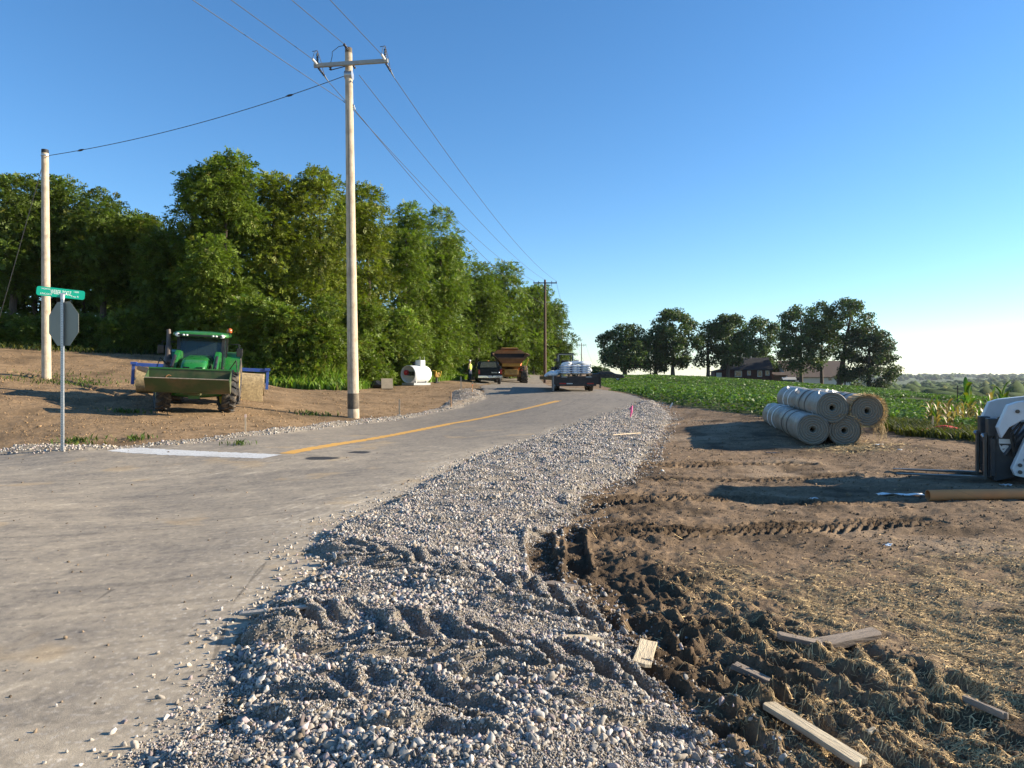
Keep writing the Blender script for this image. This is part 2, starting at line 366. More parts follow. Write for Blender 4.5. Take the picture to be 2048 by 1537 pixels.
# common materials
M_GAL = mat('galvanized steel', (.42, .43, .44), .42, .8, .12, 30)
M_BLK = mat('black rubber', (.018, .018, .019), .75, 0, .3, 14, .3, dirt=(.16, .12, .08), dirt_amt=.45)
M_TYRE = mat('dusty tyre rubber', (.03, .029, .028), .85, 0, .3, 10, .3, dirt=(.22, .165, .11), dirt_amt=.7)
M_BLKP = mat('black paint', (.012, .012, .013), .4, 0, .25, 6, 0, dirt=(.12, .1, .075), dirt_amt=.35)
M_CHROME = mat('chrome', (.6, .6, .6), .15, 1., .08, 10)
M_DGLASS = glass('dark glass', (.012, .018, .024), .04, 1.)
M_LATH = mat('lath wood', (.55, .43, .29), .85, 0, .18, 12, .3, stretch=(1, 1, .2))
M_PINK = mat('pink flagging', (.8, .12, .3), .6, 0, .1)
M_ORNG = mat('orange paint', (.75, .2, .06), .6, 0, .15)
M_WHITE = mat('white paint', (.72, .72, .7), .4, 0, .06, 5, 0, dirt=(.3, .25, .18), dirt_amt=.3)
M_BARK = mat('bark', (.085, .065, .048), .95, 0, .4, 5, .8, stretch=(4, 4, .8))
M_RED = mat('red paint', (.5, .03, .025), .45, 0, .15, 8)
M_WIRE = mat('wire', (.05, .052, .055), .6, 0, .1)

# ------------------------------------------------------------------ the ground: one fine grid cut into soil, asphalt and gravel
def build_ground():
    us = np.concatenate([np.linspace(-1.8, -.86, 60, endpoint=False), np.arange(-.86, .86, .0023), np.linspace(.8605, 1.8, 60)])
    ds = [.75]
    while ds[-1] < 9000: ds.append(ds[-1] * (1.0046 if ds[-1] < 36 else 1.02))
    ds = np.array(ds); U, D = np.meshgrid(us, ds); x = (U * D).ravel(); y = D.ravel(); u = U.ravel()
    nr, nc = U.shape
    zb = base_ud(u, y); M = masks(x, y); sr, sg, sl_ = M; z, pat = micro(x, y, M); z = z + zb
    z += ss(150, 800, y) * 3.0 * fbm(x, y, 260., 3)
    fld = inside(x, y, FIELD) & (sr > .3); wood = inside(x, y, WOOD)
    # ---- soil colour
    n0 = fbm(x, y, 3.2, 4); n1 = fbm(x, y, .45, 4, .6, 4.); n2 = fbm(x, y, .07, 3, .6, 8.); n3 = fbm(x, y, 1.3, 3, .6, 13.)
    def C(*c): return np.array(c)[None]
    soil = C(.20, .138, .085) * (1 + .22 * n0 + .25 * n1 + .25 * n2)[:, None]
    damp = ss(.1, .65, n3 + .35 * n1 + .55 * pat + .5 * ss(1.6, .2, sg) * (y < 12) * (x > 0)); soil = soil * (1 - .55 * damp[:, None])
    dry = ss(.15, .7, n0 - .3 * n3) * (1 - damp); soil = soil * (1 - .35 * dry[:, None]) + C(.33, .26, .18) * .35 * dry[:, None]
    strawm = straw_mask(x, y); soil = soil * (1 - .42 * strawm[:, None]) + C(.34, .27, .155) * .42 * strawm[:, None]
    bank = ((x < 0) & (sr > 0)) * ss(13, 15, y)
    bk = C(.235, .158, .088) * (1 + .16 * n0 + .22 * n1 + .3 * n2)[:, None]
    bd = ss(.15, .55, fbm(x, y, 2.1, 4, .55, 41.) + .25 * n1); bk = bk * (1 - .33 * bd[:, None])
    soil = np.where(bank[:, None] > .5, bk, soil)
    heapm = ss(.35, .1, np.abs(sr - .4)) * (x < 0); soil = soil * (1 - .2 * heapm[:, None])
    far = ss(130, 260, y); patch = fbm(x, y, 420., 2, .5, 60.)
    soil = np.where(fld[:, None], C(.06, .075, .026) * (1 + .3 * n1[:, None]), soil)
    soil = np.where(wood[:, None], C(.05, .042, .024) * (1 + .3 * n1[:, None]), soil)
    farc = np.where((patch > .12)[:, None], C(.11, .15, .045), C(.06, .085, .03)) * (1 + .15 * n0[:, None])
    soil = soil * (1 - far[:, None]) + farc * far[:, None]
    # ---- asphalt colour
    ang = np.arctan2(y - 34, x + 16.); rad = np.hypot(x + 16., y - 34.)
    st = .55 * fbm(ang * 5.5, rad * 2.6, 1., 3, .6, 2.) + .65 * fbm(ang * 9., rad * 11, 1., 3, .6, 3.); st2 = .5 * fbm((x * .25 + y) * .28, (x - .25 * y) * 2.1, 1., 3, .6, 6.) + .5 * fbm((x * .5 + y) * .7, (x - .5 * y) * 9, 1., 3, .6, 16.)
    k = ss(-4, 3, x + .4 * y - 5); stt = st * (1 - .5 * k) + st2 * (.5 + .0 * k)
    dust = np.clip(.60 + .26 * stt + .26 * n0 + .26 * n1 + .22 * n2, 0, 1.2) * (.45 + .55 * ss(26, 12, y)); edge = ss(-.9, -.05, sr) * (x > -3) * ss(24, 16, y)
    dust = np.clip(dust + .45 * edge, 0, 1.3)
    asp = C(.155, .137, .115) * (1 + .12 * n2[:, None]) * (1 - dust[:, None] * .8) + C(.40, .335, .245) * dust[:, None] * .8
    tan = ss(.42, .75, fbm(x * .8, y * .8, 1.0, 4, .55, 77.)) * ss(25, 18, y); asp = asp * (1 - .45 * tan[:, None]) + C(.40, .29, .16) * .45 * tan[:, None]
    gritty = ss(.35, .6, fbm(x, y, .035, 2, .5, 19.)) * ss(-1.6, -.1, sr) * (x > -3.5) * (y < 14); asp = asp + .10 * gritty[:, None]; speck = ss(.55, .8, fbm(x, y, .05, 2, .6, 23.)) * (y < 16); asp = asp * (1 + .35 * speck[:, None]); dk_ = ss(.45, .75, fbm(x, y, .09, 3, .6, 53.)); asp = asp * (1 - .22 * dk_[:, None])
    sm_ = ss(.38, .7, fbm((x * .3 + y) * .9, (x - .3 * y) * 7., 1., 3, .6, 66.)) * (.3 + .7 * ss(.0, .4, n0)) * ss(22, 14, y); asp = asp * (1 + .34 * sm_[:, None]); tm_ = ss(.45, .65, fbm(ang * 7, rad * 5, 1., 3, .5, 81.)); asp = asp * (1 - .16 * tm_[:, None])
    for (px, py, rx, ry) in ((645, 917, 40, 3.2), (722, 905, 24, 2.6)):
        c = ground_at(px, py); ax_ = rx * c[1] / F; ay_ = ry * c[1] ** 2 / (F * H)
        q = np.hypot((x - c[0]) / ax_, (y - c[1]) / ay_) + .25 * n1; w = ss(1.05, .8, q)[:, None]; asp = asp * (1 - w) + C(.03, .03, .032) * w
    crack = np.zeros_like(x)
    for p in ([(398, 1400), (470, 1200), (560, 1090)], [(365, 1470), (398, 1400)], [(120, 1250), (225, 1180)]):
        q = gxy(p); s, t, d = seg_param(x, y, q); crack = np.maximum(crack, ss(.012, .004, np.abs(d + .03 * n3)))
    asp = asp * (1 - .45 * crack[:, None])
    gv = C(.26, .225, .178) * (1 + .2 * n1 + .3 * n2)[:, None]; gd = ss(.0, .5, n3 + .5 * pat); hp = ss(.0, -.5, sl_) * ss(28, 31, y) * ss(.75, .0, np.abs(n3 + .2)); gv = gv * (1 - .7 * hp[:, None]) + C(.17, .125, .085) * .7 * hp[:, None]; gv = gv * (1 - .30 * gd[:, None]) + C(.25, .21, .16) * .30 * gd[:, None]
    V = np.stack([x, y, z], 1)
    idx = np.arange(nr * nc).reshape(nr, nc); Q = np.stack([idx[:-1, :-1], idx[:-1, 1:], idx[1:, 1:], idx[1:, :-1]], -1).reshape(-1, 4)
    cen = lambda a: a[Q].mean(1)
    fr = cen(sr) < 0; fg = ((cen(sg) < 0) | (cen(sl_) < 0)) & ~fr
    def emit(name, sel, col, m, dz=0.):
        q = Q[sel]; ids, inv = np.unique(q, return_inverse=True); v = V[ids].copy(); v[:, 2] += dz
        return tag(np_mesh(name, v, inv.reshape(-1, 4), m, col=np.clip(col[ids], .004, .9), smooth=True), kind='structure')
    ms = attr_mat('soil', .95, .15, scales=((9, .14), (55, .22)), bump=.8, bscale=48, bdist=.02)
    ma = attr_mat('asphalt', .82, .3, scales=((5, .08), (120, .2)), bump=.45, bscale=150, bdist=.006)
    mg = attr_mat('gravel fines', .95, .15, scales=((20, .15), (110, .3)), bump=.9, bscale=90, bdist=.02)
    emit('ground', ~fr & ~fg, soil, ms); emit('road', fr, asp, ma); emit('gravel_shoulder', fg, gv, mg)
    # plain soil behind and beside the camera
    a = []; f = []
    gx = np.linspace(-60, 60, 41); gy = np.linspace(-45, .75, 16)
    for yy in gy:
        for xx in gx: a.append((xx, yy, -.05))
    for j in range(15):
        for i in range(40): b = j * 41 + i; f.append((b, b + 1, b + 42, b + 41))
    tag(np_mesh('ground_behind', np.array(a), np.array(f), ms, col=np.tile([.24, .18, .12], (len(a), 1))), kind='structure')
STRAW = [gxy([(1600, 1600), (1560, 1440), (1480, 1300), (1380, 1180), (1420, 1120), (1560, 1160), (1760, 1130), (2048, 1090), (2300, 1100), (2300, 1700), (1600, 1700)])]
def straw_mask(x, y):
    m = np.zeros_like(x); s = (y < 9) & (x > -1)
    if s.any(): m[s] = ss(.5, -.9, sdf(x[s], y[s], STRAW[0]) ) * np.clip(.55 + .8 * fbm(x[s], y[s], .5, 3, .6, 90.), 0.05, 1)
    return m
build_ground()

def ribbon(name, path, w, m, nseg=160, rag=.02):
    """a painted strip lying 4 mm above the asphalt"""
    p = np.array(path); L = np.concatenate([[0], np.cumsum(np.hypot(*np.diff(p, axis=0).T))]); s = np.linspace(0, L[-1], nseg)
    cx, cy = np.interp(s, L, p[:, 0]), np.interp(s, L, p[:, 1])
    for _ in range(6):
        for q in (cx, cy): q[1:-1] = (q[:-2] + q[1:-1] + q[2:]) / 3
    tx, ty = np.gradient(cx), np.gradient(cy); l = np.hypot(tx, ty); tx /= l; ty /= l
    V = []; K = 7
    for k in np.linspace(-.5, .5, K):
        o = k * w + (rag * rng.normal(size=nseg) if abs(k) == .5 else 0); xx = cx - ty * o; yy = cy + tx * o
        V.append(np.stack([xx, yy, gz(xx, yy) + .004], 1))
    V = np.stack(V, 1).reshape(-1, 3); Q = np.array([(i * K + k, i * K + k + 1, (i + 1) * K + k + 1, (i + 1) * K + k) for i in range(nseg - 1) for k in range(K - 1)])
    return np_mesh(name, V, Q[:, ::-1], m)
def paint_mat(name, col, thr):
    m, nt, p, L = NT(name); n = noise_node(nt, 22, 6, rough=.7); n2 = noise_node(nt, 1.6, 4)
    f = maprange(nt, n.outputs[0], thr, thr + .12, 0, 1); c = mixc(nt, f, tuple(q * .45 + .07 for q in col), tuple(col)); f2 = maprange(nt, n2.outputs[0], .5, .75, 0, .4)
    L.new(mixc(nt, f2, c, (.3, .26, .2)), p.inputs['Base Color']); p.inputs['Roughness'].default_value = .7; return m
tag(ribbon('road_marking', gxy([(572, 908), (680, 888), (800, 868), (900, 848), (1000, 829), (1060, 816), (1100, 806), (1117, 802)]), .34, paint_mat('yellow road paint', (.62, .33, .06), .32)), kind='structure')
_a, _b = gxy([(238, 899), (545, 913.5)]); tag(ribbon('road_marking', [_a, _a * .5 + _b * .5, _b], .62, paint_mat('white road paint', (.58, .58, .56), .36), 80), kind='structure')

# ------------------------------------------------------------------ loose stones, clods, straw
def ico(sub):
    bm = bmesh.new(); bmesh.ops.create_icosphere(bm, subdivisions=sub, radius=1); v = np.array([q.co[:] for q in bm.verts]); f = np.array([[q.index for q in t.verts] for t in bm.faces]); bm.free(); return v, f
def scatter_stones(name, x, y, size, colr, m, sub=1, sink=.25, kind='stuff', var=.3):
    n = len(x)
    if n == 0: return
    bv, bf = ico(sub); nb = 10; lib = []
    for i in range(nb):
        v = bv * (1 + rng.uniform(-var, var * .7, (len(bv), 1)))
        v = v * 1.3
        for _ in range(12):   # cut flat facets
            d = rng.normal(size=3); d /= np.linalg.norm(d); h = rng.uniform(.38, .85); t = v @ d; v = v - np.maximum(t - h, 0)[:, None] * d
        lib.append(v)
    lib = np.array(lib); k = rng.integers(0, nb, n); v = lib[k] * rng.uniform(.6, 1.25, (n, 1, 3)) * np.array([1, 1, .8])
    a = rng.normal(size=(n, 4)); a /= np.linalg.norm(a, axis=1)[:, None]; w, p, q, r = a.T
    Rm = np.stack([np.stack([1 - 2 * (q * q + r * r), 2 * (p * q - r * w), 2 * (p * r + q * w)], -1), np.stack([2 * (p * q + r * w), 1 - 2 * (p * p + r * r), 2 * (q * r - p * w)], -1), np.stack([2 * (p * r - q * w), 2 * (q * r + p * w), 1 - 2 * (p * p + q * q)], -1)], 1)
    v = np.einsum('nij,nkj->nki', Rm, v) * size[:, None, None]
    v += np.stack([x, y, gz(x, y) + size * sink], -1)[:, None]
    V = v.reshape(-1, 3); Fc = (bf[None] + (np.arange(n) * len(bv))[:, None, None]).reshape(-1, 3)
    return tag(np_mesh(name, V, Fc, m, col=np.repeat(colr, len(bv), 0)), kind=kind)
def stone_cols(n):
    g = rng.normal(.335, .10, n).clip(.10, .56); t = rng.normal(0, .035, (n, 1)); c = g[:, None] * (np.array([1.07, .975, .85])[None] + t * np.array([1.2, 0, -1.2])[None])
    pk = rng.random(n) < .14; c[pk] = g[pk, None] * np.array([1.05, .86, .82]); br = rng.random(n) < .07; c[br] = g[br, None] * np.array([.85, .66, .46]); return c.clip(.05, .75)
M_STONE = attr_mat('crushed stone', .9, .2, scales=((45, .25),), bump=.3, bscale=120, bdist=.005)
N = 1000000
X = rng.uniform(-4.0, 9.5, N); Y = rng.uniform(2.0, 32, N)
keep = np.abs(X / Y) < 1.0; X, Y = X[keep], Y[keep]
sr, sg, sl_ = masks(X, Y); cl = fbm(X, Y, .45, 3, .6, 15.); _, pt = micro(X, Y, (sr, sg, sl_))
pr = ss(.06, -.12, sg) * np.where(Y < 6.5, 1., np.where(Y < 14, .95, .75)); pr *= np.clip(.8 + .75 * cl - .35 * pt * (Y < 7), .15, 1); pr = np.maximum(pr, ss(.5, .0, sg) * .10 * (sg > 0))
pr = np.maximum(pr, .006 * ss(-.9, 0, sr) * (sr < 0) * (X > -2.4) * (Y < 20)); pr = np.maximum(pr, .16 * ss(-.16, 0, sr) * (sg < .3) * (Y < 18))
kk = rng.random(len(X)) < pr; X, Y, pt, cl = X[kk], Y[kk], pt[kk], cl[kk]
big = np.clip(1 + .45 * cl - .3 * pt * (Y < 7), .5, 1.5)
S = (rng.lognormal(-4.36, .33, len(X)) * big).clip(.006, .03) * np.where(Y > 12, 1.25, 1.)
nr_ = Y < 6.2
scatter_stones('gravel', X[nr_], Y[nr_], S[nr_], stone_cols(int(nr_.sum())), M_STONE, 2)
scatter_stones('gravel', X[~nr_], Y[~nr_], S[~nr_], stone_cols(int((~nr_).sum())), M_STONE, 1)
N = 320000; X = rng.uniform(-1.6, 3.2, N); Y = np.exp(rng.uniform(math.log(2.3), math.log(9), N)); sr, sg, _ = masks(X, Y)
kk = rng.random(N) < np.maximum(ss(.15, -.1, sg), .25 * ss(-.5, .1, sr) * (sr < 0)); X, Y = X[kk], Y[kk]
scatter_stones('gravel', X, Y, rng.uniform(.0035, .008, len(X)) * (1 + .04 * Y), stone_cols(len(X)) * .85, M_STONE, 1)
# left shoulder gravel
N = 90000; X = rng.uniform(-20, -.5, N); Y = rng.uniform(12, 42, N); sr, sg, sl_ = masks(X, Y)
kk = rng.random(N) < (ss(.1, -.05, sl_) + .04 * ss(.6, 0, sl_) * (sl_ > 0)) * np.where(Y > 30, .4, 1); kk &= sr > -.05; X, Y = X[kk], Y[kk]
scatter_stones('gravel', X, Y, rng.lognormal(-3.75, .3, len(X)).clip(.012, .05), stone_cols(len(X)), M_STONE, 1)
# soil crumbs and clods
M_CLOD = attr_mat('clods', .95, .1, scales=((60, .25),), bump=.4, bscale=90)
N = 190000; Y = np.exp(rng.uniform(math.log(2.2), math.log(32), N)); X = Y * rng.uniform(-.85, .95, N); sr, sg, sl_ = masks(X, Y)
cl = fbm(X, Y, .7, 3, .6, 25.); mud = ss(1.5, .2, np.abs(sg - .3)) * (Y < 12)
pr = np.where((sr > .05) & (sg > -.05) & (sl_ > 0), np.clip(.15 + .3 * cl + .35 * mud, .03, .7) * np.where(X < 0, 1.5, .75), 0.) * ~inside(X, Y, FIELD)
kk = rng.random(N) < pr; X, Y = X[kk], Y[kk]; g = rng.normal(.95, .2, len(X))[:, None]
scatter_stones('dirt_crumbs', X, Y, rng.lognormal(-5.15, .5, len(X)).clip(.003, .022) * (1 + Y * .035), np.where((X < 0)[:, None], [[.33, .23, .135]], [[.165, .12, .08]]) * g, M_CLOD, 1, .3)
for n_, x0, x1, y0, y1, m0, cc in ((90000, -24, .5, 14, 42, -4.15, (.26, .172, .094)), (70000, 1.5, 15, 5.5, 24, -4.75, (.18, .13, .085))):
    X = rng.uniform(x0, x1, n_); Y = rng.uniform(y0, y1, n_); sr, sg, sl_ = masks(X, Y); pr = np.clip(.22 + .55 * fbm(X, Y, 1.3, 3, .6, 35.), .02, .8) * ((sr > .05) & (sg > .05) & (sl_ > 0)) * ~inside(X, Y, FIELD) * ~inside(X, Y, WOOD)
    kk = rng.random(n_) < pr; X, Y = X[kk], Y[kk]; scatter_stones('dirt_crumbs', X, Y, rng.lognormal(m0, .45, len(X)).clip(.005, .055), np.tile(cc, (len(X), 1)) * rng.normal(.95, .22, len(X))[:, None].clip(.4, 1.6), M_CLOD, 1, .3)
# a few crumbs dropped on the asphalt
N = 420; Y = np.exp(rng.uniform(math.log(3), math.log(15), N)); X = Y * rng.uniform(-.75, .3, N); sr, _, _ = masks(X, Y); kk = sr < -.1; X, Y = X[kk], Y[kk]
scatter_stones('dirt_crumbs', X, Y, rng.lognormal(-5.0, .5, len(X)).clip(.003, .02) * (1 + Y * .03), np.tile([.17, .13, .09], (len(X), 1)) * rng.uniform(.4, 1.8, (len(X), 1)), M_CLOD, 1, .3)
def scatter_straw(name, x, y, L, m, colr, lift=.006):
    n = len(x); a = rng.uniform(0, 2 * math.pi, n); tilt = rng.normal(0, .16, n); b = rng.normal(0, .5, n); w = rng.uniform(.0007, .0016, n) * (1 + y * .10)
    P = []
    for t in (-.5, 0, .5):
        aa = a + b * t; px = x + L * t * np.cos(aa); py = y + L * t * np.sin(aa); P.append(np.stack([px, py, gz(px, py) + lift + np.maximum(0, L * t * tilt + .25 * np.abs(tilt) * L)], -1))
    P = np.stack(P, 1); sd = np.stack([-np.sin(a), np.cos(a), rng.normal(0, .4, n)], -1)[:, None] * w[:, None, None]; up = np.array([0, 0, 1]) * w[:, None, None] * .9
    V = np.stack([P + sd, P + up, P - sd], 2).reshape(-1, 3); q = []
    for i in range(2):
        for j in range(2): q.append([i * 3 + j, i * 3 + j + 1, (i + 1) * 3 + j + 1, (i + 1) * 3 + j])
    Fc = (np.array(q)[None] + (np.arange(n) * 9)[:, None, None]).reshape(-1, 4)
    return tag(np_mesh(name, V, Fc, m, col=np.repeat(colr, 9, 0)), kind='stuff')
M_STRAW = attr_mat('straw', .8, .15, scales=((20, .2),))
def straw_cols(n): return np.array([.52, .375, .19])[None] * rng.lognormal(-.15, .42, (n, 1)).clip(.3, 1.6)
N = 260000; Y = np.exp(rng.uniform(math.log(2.2), math.log(9), N)); X = Y * rng.uniform(.1, .95, N); kk = rng.random(N) < straw_mask(X, Y) * .62; X, Y = X[kk], Y[kk]
scatter_straw('straw', X, Y, rng.lognormal(-3.65, .5, len(X)).clip(.008, .12), M_STRAW, straw_cols(len(X)))
N = 9000; Y = np.exp(rng.uniform(math.log(3.), math.log(17), N)); X = Y * rng.uniform(.05, .8, N); sr, sg, _ = masks(X, Y); kk = (rng.random(N) < .30 * np.clip(.4 + fbm(X, Y, .8, 3), 0, 1)) & (sg > .1) & (sr > .1); X, Y = X[kk], Y[kk]
scatter_straw('straw', X, Y, rng.lognormal(-2.9, .4, len(X)).clip(.02, .2), M_STRAW, straw_cols(len(X)))
c = on(1705, 15.2); N = 1500; X = c.x + .5 * rng.normal(size=N); Y = 14.9 + .35 * rng.normal(size=N)
scatter_straw('straw', X, Y, rng.lognormal(-2.7, .4, N).clip(.03, .22), M_STRAW, straw_cols(N) * 1.15)

# ------------------------------------------------------------------ foliage
def nrm(a): return a / np.maximum(np.linalg.norm(a, axis=-1, keepdims=True), 1e-9)
def fronds(c, a, L, pairs, lw, ll):
    """compound leaves: paired leaflets along a drooping stalk; returns quads"""
    n = len(c); up = np.array([0, 0, 1.]); s = nrm(np.cross(a, up + rng.normal(0, .35, (n, 3)))); t = np.linspace(.2, 1, pairs)
    V = []
    for i, ti in enumerate(t):
        pos = c + a * (L * ti)[:, None] - up * (L * .22 * ti * ti)[:, None]; k = 1 - .35 * abs(ti - .55) * 2
        for sg in (-1, 1):
            b = nrm(sg * s * .9 + a * .55 - up * .25 + rng.normal(0, .28, (n, 3))); l = (ll * k * rng.uniform(.8, 1.2, n))[:, None]; p = a * lw * k * .5
            V.append(np.stack([pos, pos + b * l * .45 + p, pos + b * l, pos + b * l * .55 - p], 1))
    V = np.stack(V, 1); m = V.shape[1] * n
    return V.reshape(-1, 3), np.arange(m * 4).reshape(-1, 4), V.shape[1] * 4
def leafquads(c, nv, s, aspect=.55):
    n = len(c); r = rng.normal(size=(n, 3)); t = nrm(np.cross(nv, r)); b = np.cross(nv, t); s = np.broadcast_to(s, (n,))[:, None]
    V = np.stack([c - t * s, c + b * s * aspect + nv * s * .15, c + t * s, c - b * s * aspect + nv * s * .15], 1)
    return V.reshape(-1, 3), np.arange(n * 4).reshape(-1, 4), 4
def leaf_cols(n, base_, yellow=.1, var=.22):
    c = np.array(base_)[None] * rng.lognormal(0, var, (n, 1)); t = (rng.random(n) < yellow)[:, None] * rng.uniform(.2, .9, (n, 1))
    return (c * (1 - t) + np.array([[.15, .14, .02]]) * t).clip(.004, .4)
M_LEAF = attr_mat('leaves', .55, .35, scales=((1.2, .2),), transl=.35)
def lobes_in(h0, h1, w, n, shape, cx=0., cy=0., seed=None):
    L = []
    for i in range(n * 3):
        if len(L) >= n: break
        h = random.random(); rr = w / 2 * shape(h); a = random.uniform(0, 2 * math.pi); q = rr * math.sqrt(random.uniform(.12, 1)) * .92
        L.append((cx + q * math.cos(a), cy + q * math.sin(a), h0 + (h1 - h0) * h))
    return L
dome = lambda h: math.sqrt(max(.06, 1 - (max(0, h - .35) / .68) ** 2)) * (.72 + .28 * min(1, h / .35))
def trunk_mb(p, h, r, lobes, crown0, lean=(0, 0), nl=16):
    mb = MB(); top = Vector((lean[0] * h, lean[1] * h, h * .86)); pts = [Vector((0, 0, -.3))]
    for t in (.15, .35, .55, .75, 1): pts.append(Vector((top.x * t + random.uniform(-.12, .12), top.y * t + random.uniform(-.12, .12), top.z * t)))
    mb.tube(pts, [r * 1.35, r, r * .85, r * .68, r * .45, r * .15], 9)
    for q in random.sample(lobes, min(nl, len(lobes))):
        q = Vector(q); t = max(.18, min(.8, (q.z - .35 * math.hypot(q.x, q.y)) / top.z)); b = top * t; mid = b.lerp(q, .5) + Vector((random.uniform(-.2, .2), random.uniform(-.2, .2), .15 * (q - b).length * .5))
        mb.tube([b, b.lerp(mid, .5), mid, q], [r * .42 * (1.1 - t), r * .3 * (1.1 - t), r * .2 * (1.1 - t), r * .06], 6, False)
    return mb
def tree(name, label, group, pos, h, w, crown0=.25, nl=40, nf=190, kind='frond', colr=(.052, .085, .014), yellow=.1, lr=(.8, 1.35), trunk=.2, lean=(0, 0), shape=dome, extra=(), leafs=1., cat='tree'):
    t = thing(name, label, cat, pos, group=group)
    lob = lobes_in(h * crown0, h * .93, w * .86, nl, shape, lean[0] * h * .6, lean[1] * h * .6) + list(extra)
    C, A, T, B = [], [], [], []
    for (x, y, z) in lob:
        r = random.uniform(*lr); k = max(8, int(nf * (r / lr[1]) ** 2)); d = nrm(rng.normal(size=(k, 3)) + np.array([0, 0, .25])); q = rng.uniform(.45, 1.08, (k, 1)) * r
        C.append(np.array([x, y, z]) + d * q * np.array([1, 1, .72])); A.append(nrm(d + rng.normal(0, .45, (k, 3)) + np.array([0, 0, -.12]))); B.append(np.full(k, random.gauss(1, .13)))
    C, A, B = np.concatenate(C), np.concatenate(A), np.concatenate(B); n = len(C)
    if kind == 'frond': V, Fc, m = fronds(C, A, rng.uniform(.24, .46, n) * leafs, 4, .125 * leafs, .20 * leafs)
    else: V, Fc, m = leafquads(C + rng.normal(0, .08, C.shape), nrm(A * .7 + np.array([0, 0, .5]) + rng.normal(0, .5, A.shape)), rng.uniform(.7, 1.3, n) * leafs)
    tint = leaf_cols(n, colr, yellow) * B[:, None]
    np_mesh('crown', V, Fc, M_LEAF, t, col=np.repeat(tint, m, 0))
    if trunk: trunk_mb(pos, h, trunk, lob, crown0, lean).build('trunk', M_BARK, t)
    return t
WOODS = 'trees along the edge of the wood'
def wtree(px, top, wpx, d, label, crown0=.16, **kw):
    p = on(px, d); z1 = H - (top - HZ) * d / F; h = (z1 - p.z); w = wpx * d / F
    kw.setdefault('nl', int(22 + 4.6 * w)); return tree(kw.pop('name', 'broadleaf_tree'), label, kw.pop('group', WOODS), p, h, w, crown0, **kw)
G1, G2, G_SHADE = (.13, .185, .022), (.165, .20, .022), (.095, .138, .022)  # leaf colours; the darkest paints shade into left, rear and last trees
wtree(-95, 340, 190, 46, 'dark tree cut off by the left picture edge, behind the bare bank', .3, colr=G_SHADE)
wtree(20, 350, 150, 43, 'dark leafy tree left of the short bare pole on the bank', .34, colr=G_SHADE, trunk=.22, lean=(.04, 0))
wtree(118, 350, 150, 45, 'tall dark tree rising right behind the short bare pole', .36, colr=G_SHADE)
wtree(205, 384, 140, 44, 'dark tree behind the stop sign, right of the short pole', .36, colr=G_SHADE)
wtree(285, 428, 110, 45, 'lower dark tree filling the dip before the tallest tree', .3, colr=G_SHADE)
wtree(335, 468, 90, 43, 'small dark tree tucked under the left branches of the tallest tree', .22, colr=G_SHADE)
def arm(px, py, d, p): q = at(px, py, d); return (q.x - p.x, q.y - p.y, q.z - p.z)
_p = on(452, 41)
wtree(452, 306, 190, 41, 'tallest tree, with ragged branches sticking out to the left above the tractor', .16, colr=G1, lr=(.6, 1.15), nl=70, nf=170,
      extra=[arm(*a, _p) for a in ((380, 360, 40.5), (392, 376, 40.6), (366, 436, 40.4), (385, 440, 40.6), (402, 425, 40.8), (455, 322, 41), (470, 330, 41), (440, 340, 41), (425, 350, 41), (490, 345, 41), (405, 395, 41), (415, 365, 41), (400, 470, 41), (380, 500, 41))])
wtree(545, 344, 150, 43, 'bright green tree behind the tractor cab, right of the tallest tree', .14, colr=G2, yellow=.16)
wtree(640, 330, 140, 44, 'broad yellow green tree just left of the tall power pole', .12, colr=G2, yellow=.22)
wtree(735, 362, 130, 48, 'yellow green tree just right of the tall power pole', .1, colr=G2, yellow=.18)
wtree(810, 396, 130, 53, 'green tree above the white tank', .1, colr=G1, yellow=.12)
wtree(882, 412, 128, 60, 'big rounded tree whose crown overhangs the open sky to the right', .1, colr=G1, lr=(.9, 1.6), nl=62)
wtree(955, 526, 100, 72, 'lower tree in the step below the big rounded crown', .06, colr=G1, lr=(.9, 1.6))
wtree(1012, 524, 96, 80, 'rounded tree standing behind the dump truck', .06, colr=G1, lr=(1, 1.8), leafs=1.2)
wtree(1066, 566, 84, 92, 'tree just left of the brown power pole at the bend', .06, colr=G1, lr=(1, 1.8), leafs=1.3)
wtree(1108, 596, 64, 104, 'dark last tree at the right end of the wood, behind the brown pole', .04, colr=G_SHADE, lr=(1, 1.8), leafs=1.4)
# a second rank closes the wood behind the first
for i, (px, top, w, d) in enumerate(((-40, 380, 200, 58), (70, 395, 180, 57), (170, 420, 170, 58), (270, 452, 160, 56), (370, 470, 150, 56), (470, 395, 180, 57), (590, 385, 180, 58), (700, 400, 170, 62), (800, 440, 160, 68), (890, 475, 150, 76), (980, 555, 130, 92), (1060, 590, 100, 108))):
    wtree(px, top, w, d, 'shaded tree of the second rank, seen only through gaps of the front trees', .08, colr=G_SHADE, group='second rank of trees inside the wood', nf=150, leafs=.26, lr=(1.1, 1.8), kind='quad')
